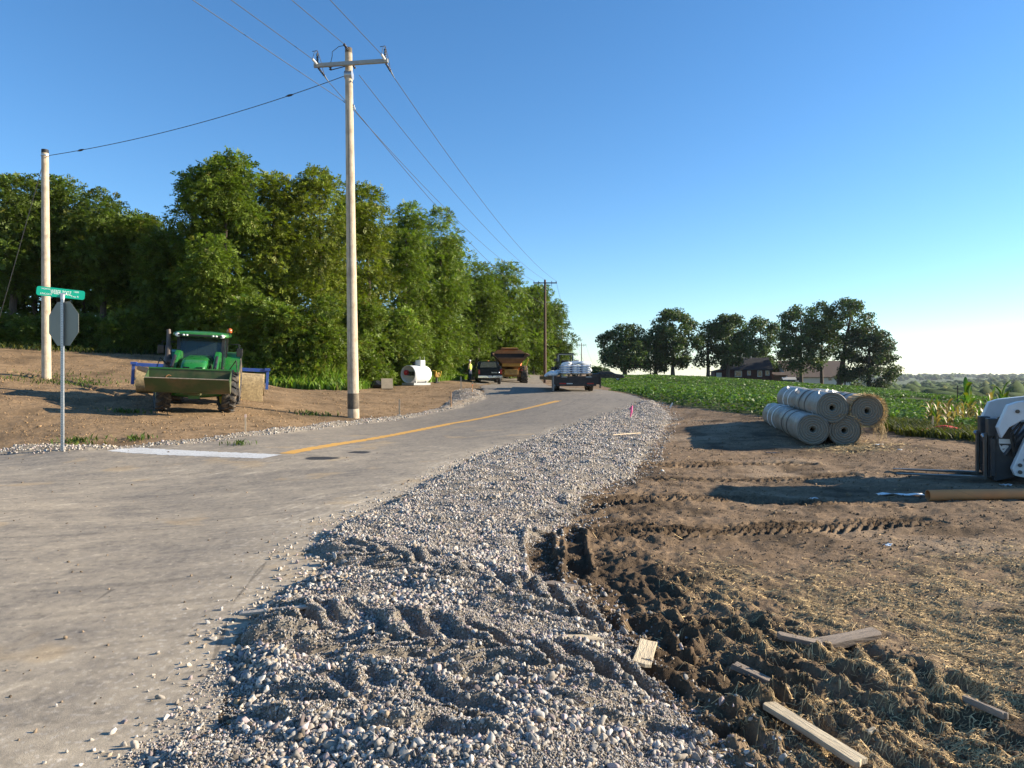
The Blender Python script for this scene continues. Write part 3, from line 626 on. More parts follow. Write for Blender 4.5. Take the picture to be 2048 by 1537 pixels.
# shrubs and saplings that clothe the foot of the wood
BUSH = 'shrubs along the foot of the wood'
round_ = lambda h: math.sqrt(max(.1, 1 - h * h * .8))
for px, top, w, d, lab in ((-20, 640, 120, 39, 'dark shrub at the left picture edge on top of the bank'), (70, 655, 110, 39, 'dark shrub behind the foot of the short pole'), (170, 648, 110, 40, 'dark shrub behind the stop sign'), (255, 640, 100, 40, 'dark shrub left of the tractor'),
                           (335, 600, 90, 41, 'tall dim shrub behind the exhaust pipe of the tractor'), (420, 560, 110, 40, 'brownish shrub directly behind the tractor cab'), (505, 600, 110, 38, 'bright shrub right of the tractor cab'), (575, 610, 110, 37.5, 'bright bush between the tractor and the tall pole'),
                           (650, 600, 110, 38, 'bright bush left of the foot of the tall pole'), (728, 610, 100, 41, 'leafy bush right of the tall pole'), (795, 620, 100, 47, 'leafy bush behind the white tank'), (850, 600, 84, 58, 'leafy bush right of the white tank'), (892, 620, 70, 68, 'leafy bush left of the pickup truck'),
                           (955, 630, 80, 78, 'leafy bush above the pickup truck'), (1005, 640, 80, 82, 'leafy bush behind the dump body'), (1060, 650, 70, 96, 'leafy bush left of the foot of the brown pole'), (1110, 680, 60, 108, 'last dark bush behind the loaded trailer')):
    dk = px < 350; wtree(px, top, w * 1.15, d, lab, .03, colr=G_SHADE if dk else G1, yellow=.08 if dk else .2, group=BUSH, name='shrub', cat='shrub', trunk=.06, shape=round_, nl=34, nf=150, lr=(.5, .95) if d < 50 else (.7, 1.3), leafs=.9 if d < 50 else 1.2)
# sunlit weeds at the foot of the wood
def weeds(name, x, y, hgt, colr, wid=.02, m=None, lean=.35):
    n = len(x); a = rng.uniform(0, 2 * math.pi, n); dx, dy = np.cos(a), np.sin(a); h = hgt * rng.uniform(.6, 1.25, n); z = gz(x, y); P = []
    for t in (0, .5, 1):
        k = lean * t * t * h; P.append(np.stack([x + dx * k, y + dy * k, z + h * t * (1 - .12 * t)], -1))
    s = np.stack([-dy, dx, 0 * dx], -1) * (wid * rng.uniform(.6, 1.4, n))[:, None]
    V = np.stack([P[0] - s * .6, P[0] + s * .6, P[1] + s, P[1] - s, P[2]], 1).reshape(-1, 3); i = (np.arange(n) * 5)[:, None]
    Fc = np.concatenate([np.array([[0, 1, 2, 3]]) + i, np.array([[3, 2, 4, 4]]) + i])
    Fq = np.concatenate([(np.array([[0, 1, 2]]) + i), (np.array([[0, 2, 3]]) + i), (np.array([[3, 2, 4]]) + i)])
    return tag(np_mesh(name, V, Fq, m or M_LEAF, col=np.repeat(colr, 5, 0)), kind='stuff')
N = 80000; X = rng.uniform(-17, 0, N); Y = rng.uniform(33, 68, N); dW = sdf(X, Y, WOOD); kk = (dW < .5) & (dW > -4.5) & (X / Y > -.37); X, Y, dW = X[kk], Y[kk], dW[kk]
weeds('weeds', X, Y, .45 + 1.5 * ss(.3, -2.8, dW), leaf_cols(len(X), (.15, .245, .025), .25), .06)
N = 5200; X = rng.uniform(-32, -12, N); Y = rng.uniform(34, 43, N); dW = sdf(X, Y, WOOD); kk = (dW < .7) & (dW > -3); X, Y = X[kk], Y[kk]
weeds('weeds', X, Y, .38, leaf_cols(len(X), (.04, .06, .014), .3), .03, lean=.8)
# weed tufts on the bare bank
X, Y = [], []
for px, py, r, k in ((330, 768, 1.5, 160), (130, 765, 1.4, 240), (170, 770, .7, 90), (255, 825, .5, 120), (160, 885, .5, 90), (270, 880, .4, 50), (630, 830, .6, 150), (120, 752, 1.6, 120), (40, 760, 1.2, 90), (480, 890, .3, 40)):
    c = ground_at(px, py); X.append(c[0] + r * .6 * rng.normal(size=k)); Y.append(c[1] + r * .4 * rng.normal(size=k))
X, Y = np.concatenate(X), np.concatenate(Y); weeds('weeds', X, Y, .13, leaf_cols(len(X), (.07, .11, .02), .2), .016, lean=.8)

# ------------------------------------------------------------------ the soybean field
def soy():
    gaps = [gxy([(1240, 755.5), (1400, 769), (1544, 781), (1773, 796), (1890, 808)])]
    Xs, Ys, Ss = [], [], []
    for y0, y1, dens, s in ((14, 32, 110, .065), (32, 55, 60, .085), (55, 90, 30, .12), (90, 195, 11, .19)):
        A = (y1 - y0) * (y1 * .95); n = int(A * dens); y = rng.uniform(y0, y1, n); x = rng.uniform(0, y1 * .95, n); Xs.append(x); Ys.append(y); Ss.append(np.full(n, s))
    x, y, s = np.concatenate(Xs), np.concatenate(Ys), np.concatenate(Ss); k = inside(x, y, FIELD); x, y, s = x[k], y[k], s[k]
    e = sdf(x, y, FIELD); row = np.abs((((y - .22 * x) / .76) % 1) - .5) * 2
    g = seg_param(x, y, gaps[0])[2]; keep = (e < -.1) & ((row < .8) | (y > 60) | (rng.random(len(x)) < .5)) & (g > 3.6 + .6 * fbm(x, y, 4, 2)); weedy = inside(x, y, np.array([(8.5, 18.6), (9.5, 16.3), (16, 12), (30, 20), (20, 24)])) & (e > -2.0); keep &= ~weedy
    x, y, s, e, row = x[keep], y[keep], s[keep], e[keep], row[keep]
    top = (.27 + .09 * fbm(x, y, 3.5, 3) + .08 * fbm(x, y, .6, 2)) * ss(0, -.6, e + .1) + .10 - .08 * row * (y < 60); top = top * (1 - .75 * ss(.195, .17, x / y) * ss(34, 42, y)); n = len(x)
    zr = np.where(rng.random(n) < .6, rng.uniform(.85, 1.05, n), rng.uniform(.1, .9, n)); z = base(x, y) + top * zr
    nv = nrm(np.array([0, 0, 1.]) + rng.normal(0, .45, (n, 3))); V, Fc, m = leafquads(np.stack([x, y, z], -1), nv, s * rng.uniform(.7, 1.3, n), .75)
    cl = leaf_cols(n, (.092, .16, .03), .05, .25) * (1 + .16 * fbm(x, y, 9, 2))[:, None]
    tag(np_mesh('soybean_plants', V, Fc, M_LEAF, col=np.repeat(cl, 4, 0)), kind='stuff')
    x = rng.uniform(6, 30, 9000); y = rng.uniform(40, 150, 9000); g = seg_param(x, y, gaps[0])[2]; k = (g < 3.0) & inside(x, y, FIELD); x, y = x[k], y[k]
    weeds('weeds', x, y, .2, leaf_cols(len(x), (.11, .10, .03), .4), .05)
soy()
# rough grass between soil and crop on the right
N = 70000; X = rng.uniform(5.5, 16, N); Y = rng.uniform(12.5, 24, N); e = sdf(X, Y, FIELD); kk = (e < .45 + .5 * fbm(X, Y, .7, 2)) & (e > -2.2) & (X / Y > .52); X, Y = X[kk], Y[kk]
weeds('grass', X, Y, .26, leaf_cols(len(X), (.085, .10, .032), .45), .016, lean=.7)
# wooded valley and far ridges
def far_wood():
    bv, bf = ico(2); n = 5200; d = np.exp(rng.uniform(math.log(330), math.log(4300), n)); u = rng.uniform(.28, 1.1, n); x, y = u * d, d
    cl = fbm(x, y, 330., 3, .55, 33.); ridge = ss(3000, 3700, d); k = (cl > .02 - .6 * ridge) | ((cl > -.15) & (d < 520) & (u > .68)); k &= (u > .52) | (d > 900); x, y, d = x[k], y[k], d[k]; n = len(x)
    z = base(x, y) + ss(150, 800, y) * 3.0 * fbm(x, y, 260., 3); r = rng.uniform(4.5, 8, n) * np.clip(1 + .00012 * d, 1, 1.5)
    lib = np.array([bv * (1 + .22 * rng.normal(size=(len(bv), 1))) for _ in range(8)]); V = lib[rng.integers(0, 8, n)] * r[:, None, None] * np.array([1.25, 1.25, .95]); V += np.stack([x, y, z + r * .55], -1)[:, None]
    Fc = (bf[None] + (np.arange(n) * len(bv))[:, None, None]).reshape(-1, 3); c = leaf_cols(n, (.05, .08, .02), .05, .2)
    cc = np.repeat(c, len(bv), 0) * rng.uniform(.75, 1.25, (n * len(bv), 1)); tag(np_mesh('distant_wood', V.reshape(-1, 3), Fc, attr_mat('far foliage', .9, .1), col=cc), kind='stuff')
far_wood()
# ------------------------------------------------------------------ farmstead trees
FARM = 'trees around the farmhouse'
def ftree(px, top, wpx, c0, d, label, basey=None, **kw):
    p = on(px, d); h = (H - (top - HZ) * d / F) - p.z; w = wpx * 1.16 * d / F; c0 += .04
    kw.setdefault('nl', int(34 + 3.4 * w)); kw.setdefault('nf', 270); kw.setdefault('lr', (1.1, 2.2)); kw.setdefault('trunk', .45)
    return tree('shade_tree', label, FARM, p, h, w, c0, kind='quad', colr=kw.pop('colr', (.062, .098, .024)), leafs=kw.pop('leafs', .30), yellow=.04, **kw)
ftree(1250, 645, 112, .1, 172, 'lowest rounded tree at the left end of the farm trees')
ftree(1312, 650, 70, .05, 176, 'narrow ivy covered tree between the two left farm trees', nl=26)
ftree(1346, 614, 112, .14, 174, 'large dome shaped tree, second from the left end of the farm trees')
ftree(1416, 642, 52, .2, 178, 'slim thin tree left of the red farmhouse', nl=24, nf=200)
ftree(1456, 626, 82, .2, 176, 'dark tree over the left end of the red farmhouse')
ftree(1522, 630, 100, .12, 205, 'tree behind the black roof of the red farmhouse', nl=100)
ftree(1602, 606, 100, .18, 178, 'tall tree between the farmhouse and the pale barn, trunk before the barn')
ftree(1643, 598, 62, .3, 186, 'tall narrow tree behind the leaning tree', nl=28)
ftree(1676, 592, 108, .42, 176, 'tall sparse tree with leaning forked trunk before the pale barn', lean=(.14, 0), nl=60, nf=220, trunk=.7)
ftree(1690, 690, 40, .25, 174, 'small tree right of the leaning trunk', nl=14, trunk=.2)
ftree(1738, 650, 112, .05, 170, 'low dark spreading tree at the right end of the farm trees', nl=80, colr=(.046, .068, .026))
ftree(1195, 738, 34, .05, 160, 'small roadside bush beyond the loaded trailer', nl=10, trunk=.1, lr=(.8, 1.3))

# ------------------------------------------------------------------ power poles
def pole_mat(name, col, dirt): return mat(name, col, .85, 0, .25, 7, .5, dirt=dirt, dirt_amt=.55, stretch=(6, 6, .35))
M_POLE = pole_mat('weathered pole', (.50, .41, .30), (.23, .15, .09)); M_POLED = pole_mat('brown pole', (.10, .06, .04), (.05, .035, .025)); M_POLEG = pole_mat('grey pole', (.32, .29, .25), (.18, .15, .12))
M_CAP = mat('dark preservative', (.10, .08, .06), .9, 0, .4, 8, .3, dirt=(.3, .24, .16), dirt_amt=.7); M_ARM = mat('grey crossarm', (.30, .31, .30), .6, 0, .12, 9, .2); M_PORC = mat('dark insulator', (.035, .03, .035), .25, 0, .2)
M_POLY = mat('pale insulator', (.62, .63, .62), .4, 0, .1)
def insul(mb, a, b, r=.05, n=5):
    a, b = Vector(a), Vector(b); mb.tube([a, b], r * .35, 8)
    for i in range(n):
        t = (i + .5) / n; c = a.lerp(b, t); d = (b - a).normalized() * .012; mb.tube([c - d, c, c + d], [r * .5, r, r * .6], 10)
P1 = gp(707, 836); TOP1 = at(697, 97, P1.y)
pole = thing('utility_pole', 'tall pale wooden power pole with grey crossarm, standing beside the road bend', 'utility pole', P1, group='power poles along the road')
ax1 = TOP1 - P1; hh = ax1.length
def onax(z): return ax1 * (z / hh)
MB().tube([onax(-.3), onax(.02), onax(.32)], [.205, .2, .2], 20).build('butt', M_POLE, pole)
MB().tube([onax(.32), onax(.86)], [.203, .199], 20).build('base_band', M_CAP, pole)
MB().tube([onax(.86)] + [onax(z) for z in np.linspace(1.6, hh - .18, 9)], [.196] + list(np.linspace(.19, .125, 9)), 20).build('shaft', M_POLE, pole)
MB().tube([onax(hh - .18), onax(hh)], [.126, .122], 18).build('pole_cap', M_CAP, pole)
zA = (P1.y * (835 - 128) / F); L_, R_ = at(628, 132, P1.y - .15) - P1, at(776, 122, P1.y - .35) - P1
arm_ = MB().bar(L_, R_, .1, .13).build('crossarm', M_ARM, pole, .006)
adir = (R_ - L_).normalized(); fwd = Vector((-.09, -1, 0)).normalized(); bwd = Vector((.18, 1, 0)).normalized(); UP = Vector((0, 0, 1))
ATT = []
for e, s in ((L_ + adir * .12, 'l'), (R_ - adir * .1, 'r')):
    ib = MB(); insul(ib, e + UP * .08, e + UP * .42, .055, 6); ib.tube([e + UP * .42, e + UP * .52, e + UP * .5 - adir * .18], .012, 6); ib.build('insulator', M_PORC, arm_)
    ib = MB(); insul(ib, e + fwd * .06 + UP * .03, e + fwd * .45 + UP * .02, .045, 5); ib.build('insulator', M_POLY, arm_)
    ib = MB(); insul(ib, e + bwd * .06 - UP * .05, e + bwd * .55 - UP * .12, .045, 5); ib.build('insulator', M_PORC, arm_)
    MB().tube([e + bwd * .55 - UP * .12, e + bwd * .95 - UP * .2], [.03, .012], 8).build('wire_clamp', M_GAL, arm_)
    jm = MB(); jm.tube([e + fwd * .45 + UP * .02, e + fwd * .3 + UP * .3, e + UP * .52, e + bwd * .3 + UP * .25, e + bwd * .55 - UP * .1], .01, 6, smooth=True); jm.build('jumper_wire', M_WIRE, arm_)
    ATT.append((e + fwd * .45 + UP * .02, e + bwd * .95 - UP * .2))
tt = onax(hh - .1); ib = MB(); insul(ib, tt + fwd * .12, tt + fwd * .5 + UP * .02, .045, 5); ib.build('insulator', M_PORC, pole)
ATT.append((tt + fwd * .5 + UP * .02, onax(hh - .45) + bwd * .95 - UP * .1)); ib = MB(); insul(ib, onax(hh - .4) + bwd * .12, onax(hh - .45) + bwd * .6, .045, 5); ib.build('insulator', M_PORC, pole)
q0 = tt + fwd * .42; q1 = onax(hh - .18) - adir * .55 + fwd * .1; q2 = onax(hh - .55) - adir * .62 + fwd * .1
MB().tube([q0, q0 - adir * .2 - UP * .02, q1 + UP * .05, q1 - UP * .1, q2], .011, 6).build('jumper_wire', M_WIRE, pole)
ib = MB(); insul(ib, q2 + UP * .06, q2 - UP * .22, .06, 5); ib.tube([q2 - UP * .22, onax(hh - .62) - adir * .1], .016, 6); ib.build('lightning_arrester', M_PORC, pole)
NEU = onax(hh - 1.95); cb = MB(); cb.bar(NEU - adir * .16 + fwd * .1 + UP * .06, NEU + adir * .16 - UP * .06, .05, .05); insul(cb, NEU + adir * .15 - UP * .04, NEU + adir * .2 - UP * .22, .04, 3); cb.build('neutral_bracket', M_GAL, pole)
MB().tube([onax(z) + Vector((-.02, -.19 * (1 - z / hh * .35), 0)) for z in np.linspace(.9, hh - 2.2, 8)], .008, 5).build('ground_wire', M_WIRE, pole)
GUY = onax(hh - .95)
MB().tube([GUY - adir * .13, GUY + adir * .13], .16, 14).build('guy_band', M_GAL, pole)
# the short pole on the bank
P2 = gp(93, 758); T2_ = at(90, 300, P2.y); h2 = (T2_ - P2).length; a2 = T2_ - P2
p2 = thing('utility_pole', 'short bare pole without crossarm on the bank, behind the stop sign', 'utility pole', P2, group='power poles along the road')
MB().tube([a2 * t for t in (-.04, 0, .25, .5, .75, .985)], [.17, .168, .16, .148, .137, .127], 18).build('shaft', M_POLE, p2)
MB().tube([a2 * .985, a2], [.13, .128], 18).build('pole_cap', mat('black cap', (.015, .013, .012), .7), p2)
MB().tube([a2 * .978, a2 * .972], .15, 14).build('guy_band', M_GAL, p2)
def far_pole(px, pyb, pyt, d, w, m, label, arms=True, r=.15, drop=.35, sc_=1.):
    b = at(px, pyb, d); g = on(px, d); b = Vector((b.x, b.y, min(b.z, g.z))); t = at(px, pyt, d); h = t.z - b.z
    o = thing('utility_pole', label, 'utility pole', b, group='power poles along the road')
    MB().tube([(0, 0, -.3), (0, 0, 0), (0, 0, h * .5), (0, 0, h)], [r * 1.05, r, r * .85, r * .65], 14).build('shaft', m, o)
    e = []
    if arms:
        a = MB().bar((-w / 2, -.1, h - drop), (w / 2, -.1, h - drop), .09, .11).build('crossarm', m, o)
        for x in (-w / 2 + .08, -w / 2 + .55 * sc_, w / 2 - .55 * sc_, w / 2 - .08):
            ib = MB(); up_ = abs(x) > w / 2 - .2 or x < 0; insul(ib, (x, -.1, h - drop + .05), (x, -.1, h - drop + .22), .06, 3)
            if abs(x) < w / 2 - .2: insul(ib, (x, -.1, h - drop - .05), (x, -.1, h - drop - .38), .06, 3)
            ib.build('insulator', M_PORC, a)
        for sx in (-1, 1): MB().bar((sx * .6, -.12, h - drop - .05), (0, -.08, h - drop - .75), .03, .01).build('arm_brace', M_GAL, o)
        e = [b + Vector((-w / 2 + .08, -.1, h - drop + .22)), b + Vector((0, 0, h)), b + Vector((w / 2 - .08, -.1, h - drop + .22))]
    return o, e, b + Vector((0, -.1, h - 2.6))
_, E2, N2 = far_pole(1090, 767, 560, 75, 2.5, M_POLED, 'dark brown power pole with thin crossarm in front of the last trees of the wood', r=.17)
_, E3, N3 = far_pole(1124, 752, 630, 112, 2.4, M_POLEG, 'pale grey pole just right of the brown pole, its arm hidden by leaves', r=.16, drop=1.1)
_, E4, N4 = far_pole(1163, 747, 686, 150, 2.0, M_POLEG, 'slim distant pole with crossarm standing free against the sky', r=.14, drop=.5)
_, E5, N5 = far_pole(1181, 746, 728, 215, 2.4, M_POLED, 'farthest tiny pole with crossarm just above the bags on the trailer', r=.16, drop=.6)
def wire(name, label, cat, a, b, sag, r=.011, group=None, n=28):
    a, b = Vector(a), Vector(b); pts = [a.lerp(b, t) - UP * sag * 4 * t * (1 - t) for t in np.linspace(0, 1, n)]
    m = MB().tube([p - a for p in pts], r, 5, False); o = m.build(name, M_WIRE); o.location = a; return tag(o, label, cat, group)
WG = 'overhead wires'
A = [(P1 + a, P1 + b) for a, b in ATT]   # left, right, centre
def near_end(a, px): d = a.y - 5.4; q = at(px, 0, d); q2 = a + (q - a) * 6.0; return q2
for (a, px, lab) in ((A[0][0], 462, 'wire rising from the left crossarm end of the tall pole to the picture top'), (A[2][0], 583, 'wire rising from the very tip of the tall pole to the picture top'), (A[1][0], 660, 'wire rising from the right crossarm end of the tall pole to the picture top'), (P1 + NEU - adir * .16 + fwd * .1 + UP * .06, 385, 'lowest wire rising leftward from the bracket below the tall pole crossarm')):
    wire('power_line', lab, 'wire', a, near_end(a, px), .0, group=WG)
for a, b, sag, lab in ((A[0][1], E2[0], .9, 'wire from the left end of the tall pole crossarm down to the brown pole'), (A[2][1], E2[1], .9, 'middle wire from the tall pole down to the tip of the brown pole'), (A[1][1], E2[2], .9, 'wire from the right end of the tall pole crossarm down to the brown pole'), (P1 + NEU + adir * .2 - UP * .22, N2, 1.0, 'lowest wire between the tall pole and the brown pole, passing the leaves')):
    wire('power_line', lab, 'wire', a, b, sag, .012, group=WG)
for (Ea, Eb, Na, Nb, nm) in ((E2, E3, N2, N3, 'the brown pole and the pale grey pole'), (E3, E4, N3, N4, 'the pale grey pole and the slim distant pole'), (E4, E5, N4, N5, 'the slim distant pole and the farthest tiny pole')):
    for k, w_ in ((0, 'left'), (2, 'right')): wire('power_line', f'thin {w_} wire between {nm}', 'wire', Ea[k], Eb[k], .8, .013, group=WG, n=14)
    wire('power_line', f'lower thin far wire between {nm}', 'wire', Na, Nb, .8, .013, group=WG, n=14)
g0, g1 = P1 + GUY - adir * .13, P2 + a2 * .975 + Vector((.14, 0, 0))
gw = wire('guy_wire', 'thick span wire from the tall pole across to the top of the short bare pole', 'wire', g0, g1, .30, .013, group=WG)
for t in (.17, .88):
    p = (g1 - g0) * t - UP * .30 * 4 * t * (1 - t); d = (g1 - g0).normalized() * .16; o = MB().tube([p - d, p - d * .3, p + d * .3, p + d], [.012, .04, .04, .012], 8).build('strain_insulator', M_PORC, gw)
wire('guy_wire', 'guy wire slanting down left from the top of the short bare pole', 'wire', P2 + a2 * .97, P2 + Vector((-6.2, 4.5, -1.0)), .0, .014, group=WG)

# ------------------------------------------------------------------ stop sign seen from behind, with street name blade
S0 = gp(125, 903); sg_ = thing('stop_sign', 'back of a grey octagonal sign on a perforated steel post with green name blade', 'road sign', S0)
M_AL = mat('bare aluminium', (.15, .16, .135), .5, .15, .06, 4); M_SIGNG = mat('sign green', (.0, .36, .23), .35, 0, .05, 4); M_SIGNW = mat('sign white', (.8, .82, .8), .35, 0, .04); M_HOLE = mat('hole', (.01, .01, .012), .9)
k = S0.y / F; zt = (903 - 601) * k; pm = MB()
pm.prism([(-.028, -.02), (.028, -.02), (.028, .02), (.022, .02), (.022, -.014), (-.022, -.014), (-.022, .02), (-.028, .02)], -.2, zt, 'z'); post = pm.build('post', M_GAL, sg_, rot_ := 0)
hm = MB()
for i in range(int(zt / .0508)): hm.tube([(0, -.0212, .03 + i * .0508), (0, -.019, .03 + i * .0508)], .0075, 8, smooth=False)
hm.build('hole_pattern', M_HOLE, post)['kind'] = 'stuff'
yaw = R(-23); W8 = .915; c8 = (903 - 649.5) * k
def octo(s): return [(s / 2 * math.cos(R(22.5 + 45 * i)) / math.cos(R(22.5)), s / 2 * math.sin(R(22.5 + 45 * i)) / math.cos(R(22.5))) for i in range(8)]
plate = MB().prism(octo(W8), .0, .004, 'y'); plate.xf(Matrix.Translation((0, .036, c8)) @ Matrix.Rotation(yaw, 4, 'Z')); plate = plate.build('sign_plate', M_AL, sg_)
fc = MB().prism(octo(W8 * .97), .005, .0065, 'y').xf(Matrix.Translation((0, .036, c8)) @ Matrix.Rotation(yaw, 4, 'Z')); fc.build('sign_face', M_RED, plate)
for dz in (-.28, .28):
    MB().tube([(0, -.03, c8 + dz), (0, .03, c8 + dz)], .011, 8).build('bolt', M_GAL, plate)
br = MB().box((0, 0, zt + .05), (.06, .05, .1)).box((.0, 0, zt + .115), (.17, .02, .03)); br.build('bracket', M_WHITE, sg_, .004)
bw, bh = .86, .19; by = R(24); bM = Matrix.Translation((-.03, -.005, (903 - 588.5) * k)) @ Matrix.Rotation(by, 4, 'Z') @ Matrix.Rotation(R(4.6), 4, 'Y')
bl = MB().prism([(p[0], p[1] - bh / 2) for p in rrect(bw, bh, .045, 0, 4)], -.002, .002, 'y').xf(bM).build('name_blade', M_SIGNG, sg_)
for s_, size, dx, dz, sx in (('WEBER ZOOZ', .125, .0, .005, .46), ('NORTH', .042, -.27, .052, 1.), ('LINCOLN', .05, -.26, -.05, .95), ('1600', .05, .27, .052, 1.), ('Twp R', .055, .25, -.045, 1.)):
    o = text_part('lettering', s_, size, (0, 0, 0), (0, 0, 0), M_SIGNW, bl, .0006, sx); o.matrix_local = bM @ Matrix.Translation((dx, -.0028, dz)) @ Matrix.Rotation(R(90), 4, 'X') @ Matrix.Diagonal((sx, 1, 1, 1))

# ------------------------------------------------------------------ survey stakes
def stake(px, pyb, pyt, label, m=M_LATH, w=.038, tip=None, lean=0., d=None):
    b = gp(px, pyb) if d is None else at(px, pyb, d); h = (pyb - pyt) * b.y / F; o = thing('survey_stake', label, 'stake', b, group='survey stakes')
    M = Matrix.Rotation(lean, 4, 'Y') @ Matrix.Rotation(random.uniform(-.4, .4), 4, 'Z')
    MB().box((0, 0, h / 2 - .1), (w, .012, h + .2)).xf(M).build('lath', m, o)
    if tip: MB().box((0, 0, h * .9), (w + .006, .018, h * .16)).xf(M).build('painted_tip', tip, o)
    return o
stake(491, 869, 832, 'pale lath stake at the road edge in front of the tractor', tip=mat('pale pink paint', (.7, .5, .42), .7))
stake(799, 833, 799, 'pale lath stake at the road edge right of the tall pole', w=.05)
stake(902, 818, 789, 'orange brown lath stake at the left side of the gravel heap', mat('orange lath', (.55, .3, .14), .8), .05)
stake(922, 779, 754, 'thin pale stake left of the pickup truck', w=.05)
stake(945, 777, 764, 'short pale stake beside the pickup rear wheel', w=.055)
stake(945, 791, 775, 'low orange tipped stake on top of the gravel heap', mat('orange lath', (.55, .3, .14), .8), .05, M_ORNG)
stake(1340, 815, 804, 'small pale peg leaning beside the end of the gravel strip', M_WHITE, .05, lean=.5)
fl = stake(1259, 860, 820, 'pink flagged whisker stake on the edge of the gravel strip', M_LATH, .014, lean=.06); kf = gp(1259, 860).y / F
MB().tube([(.0, 0, 36 * kf), (.06, -.02, 42 * kf), (.05, .0, 30 * kf), (.02, 0, 20 * kf)], [.02, .035, .03, .012], 6).build('flagging', M_PINK, fl)
stake(1865, 866, 831, 'pale leaning lath stake before the red netting', w=.05, lean=.03)
stake(1889, 850, 833, 'pale lath stake just left of the steel fence post', w=.05)
stake(1895, 849, 834, 'pink tinted lath stake close to the steel fence post', mat('pale pink paint', (.7, .5, .42), .7), .045)
stake(1819, 845, 828, 'short pale lath stake at the field edge right of the straw rolls', w=.045)
stake(1989, 842, 817, 'white stake behind the fork carriage', M_WHITE, .05, lean=.12, d=15)
# steel fence post
b = gp(1915, 846); tp = thing('fence_post', 'dark rusty steel fence post standing among the corn', 'post', b); h = (846 - 772) * b.y / F
MB().prism([(-.022, 0), (.022, 0), (.022, .005), (.004, .005), (.004, .035), (-.004, .035), (-.004, .005), (-.022, .005)], -.3, h, 'z').build('shaft', mat('rusty steel', (.06, .04, .032), .85, .2, .3, 12, .3), tp)
st = MB()
for i in range(int(h / .06)): st.box((0, -.004, .04 + i * .06), (.02, .01, .018))
st.build('stud_pattern', mat('rusty steel', (.06, .04, .032), .85, .2, .3, 12, .3), tp)
# red netting
b = gp(1880, 872) + UP * .06; nb = MB(); L = []
for i in range(9):
    t = i / 8; r = .09 * math.sin(math.pi * min(max(t, .06), .94)) ** .5; c = Vector(((t - .5) * .95, .05 * math.sin(5 * t), r * .7 + .07 * t)); L.append([c + Vector((0, r * math.cos(2 * math.pi * k / 9), r * (.8 + .2 * math.sin(9 * t + k)) * math.sin(2 * math.pi * k / 9))) for k in range(9)])
nb.loft(L); nt_ = nb.build('netting', mat('red netting', (.62, .02, .02), .7, 0, .5, 40, .6)); nt_.location = b; tag(nt_, 'bright red heap of plastic netting lying in the grass', 'netting')
# low black silt fence before the crop
sfp = [gp(px, py) for px, py in ((1766, 854), (1790, 856), (1815, 859), (1838, 861))]; sf = MB()
for a_, b_ in zip(sfp[:-1], sfp[1:]): sf.bar(a_ + UP * .05 - sfp[0], b_ + UP * .05 - sfp[0], .02, .2)
o = sf.build('silt_fence', mat('black fabric', (.02, .022, .03), .8, 0, .3, 10, .4)); o.location = sfp[0]; tag(o, 'low black silt fence along the crop edge right of the straw rolls', 'silt fence')

# ------------------------------------------------------------------ corn
M_CORN = attr_mat('corn leaves', .5, .4, scales=((6, .2),), transl=.3)
def corn(h, green, seed):
    rs = random.Random(seed); o = thing('corn_plant', '', 'corn plant'); mb = MB().tube([(0, 0, -.1), (0, 0, h * .45), (rs.uniform(-.04, .04), rs.uniform(-.04, .04), h * .82)], [.018, .015, .007], 7); 
    cgr = (.09, .17, .02) if green > .5 else (.20, .15, .05)
    s = np_mesh('stalk', np.array([v[:] for v in mb.v]), np.array([f for f in mb.f if len(f) == 4]), M_CORN, o, col=np.tile(cgr, (len(mb.v), 1)))
    V, Q, Cc = [], [], []; n = int(8 + 3 * rs.random())
    for i in range(n):
        z = h * (.12 + .68 * i / n); a = i * math.pi + rs.uniform(-.6, .6); L = h * rs.uniform(.36, .5); up0 = rs.uniform(.9, 1.4); dr = rs.uniform(1.2, 2.4); dead = rs.random() > green or i < 2; w = (.038 if green < .6 else .055) * rs.uniform(.8, 1.2); b0 = len(V); p = Vector((0, 0, z)); K = 7
        for j in range(K):
            t = j / (K - 1); el = up0 - dr * t * t * (1.5 if dead else 1); d = Vector((math.cos(a) * math.cos(el), math.sin(a) * math.cos(el), math.sin(el))); sd = Vector((-math.sin(a), math.cos(a), 0)); ww = w * (1 - t ** 2.2) * (.55 + min(1, t * 4) * .45) + .001
            tw = .5 * math.sin(3 * t + i); sd = (sd * math.cos(tw) + Vector((0, 0, 1)) * math.sin(tw)); V += [p + sd * ww, p - d.cross(sd) * ww * .3, p - sd * ww]; p = p + d * (L / (K - 1))
            c = (.30, .20, .07) if dead and rs.random() > .4 else ((.42, .33, .17) if dead else (.10, .19, .02)); c = (.22, .20, .03) if not dead and rs.random() < .15 else c; Cc += [c] * 3
        for j in range(K - 1):
            q = b0 + j * 3; Q += [(q, q + 1, q + 4, q + 3), (q + 1, q + 2, q + 5, q + 4)]
    np_mesh('leaves', np.array([v[:] for v in V]), np.array(Q), M_CORN, o, col=np.array(Cc), smooth=True); return o
protos = [corn(1.0, .35, 1), corn(.9, .25, 2), corn(.95, .95, 3), corn(.8, .15, 4)]
spots = [(1942, 858, 756, 2, .97, 'tallest green corn plant, right behind the steel fence post'), (1934, 858, 792, 2, .9, 'green corn plant leaning beside the tallest one'), (1978, 856, 776, 0, .9, 'corn plant with an orange brown top above the fork carriage'), (2006, 852, 762, 2, .5, 'thin grey green corn plant near the skid steer arm')]
used = set()
for i in range(64): spots.append((random.uniform(1858, 2044), random.uniform(848, 868), random.uniform(792, 820), random.choice((0, 1, 2, 3)), .3, 'short half withered corn plant in the weedy crop edge by the steel fence post'))
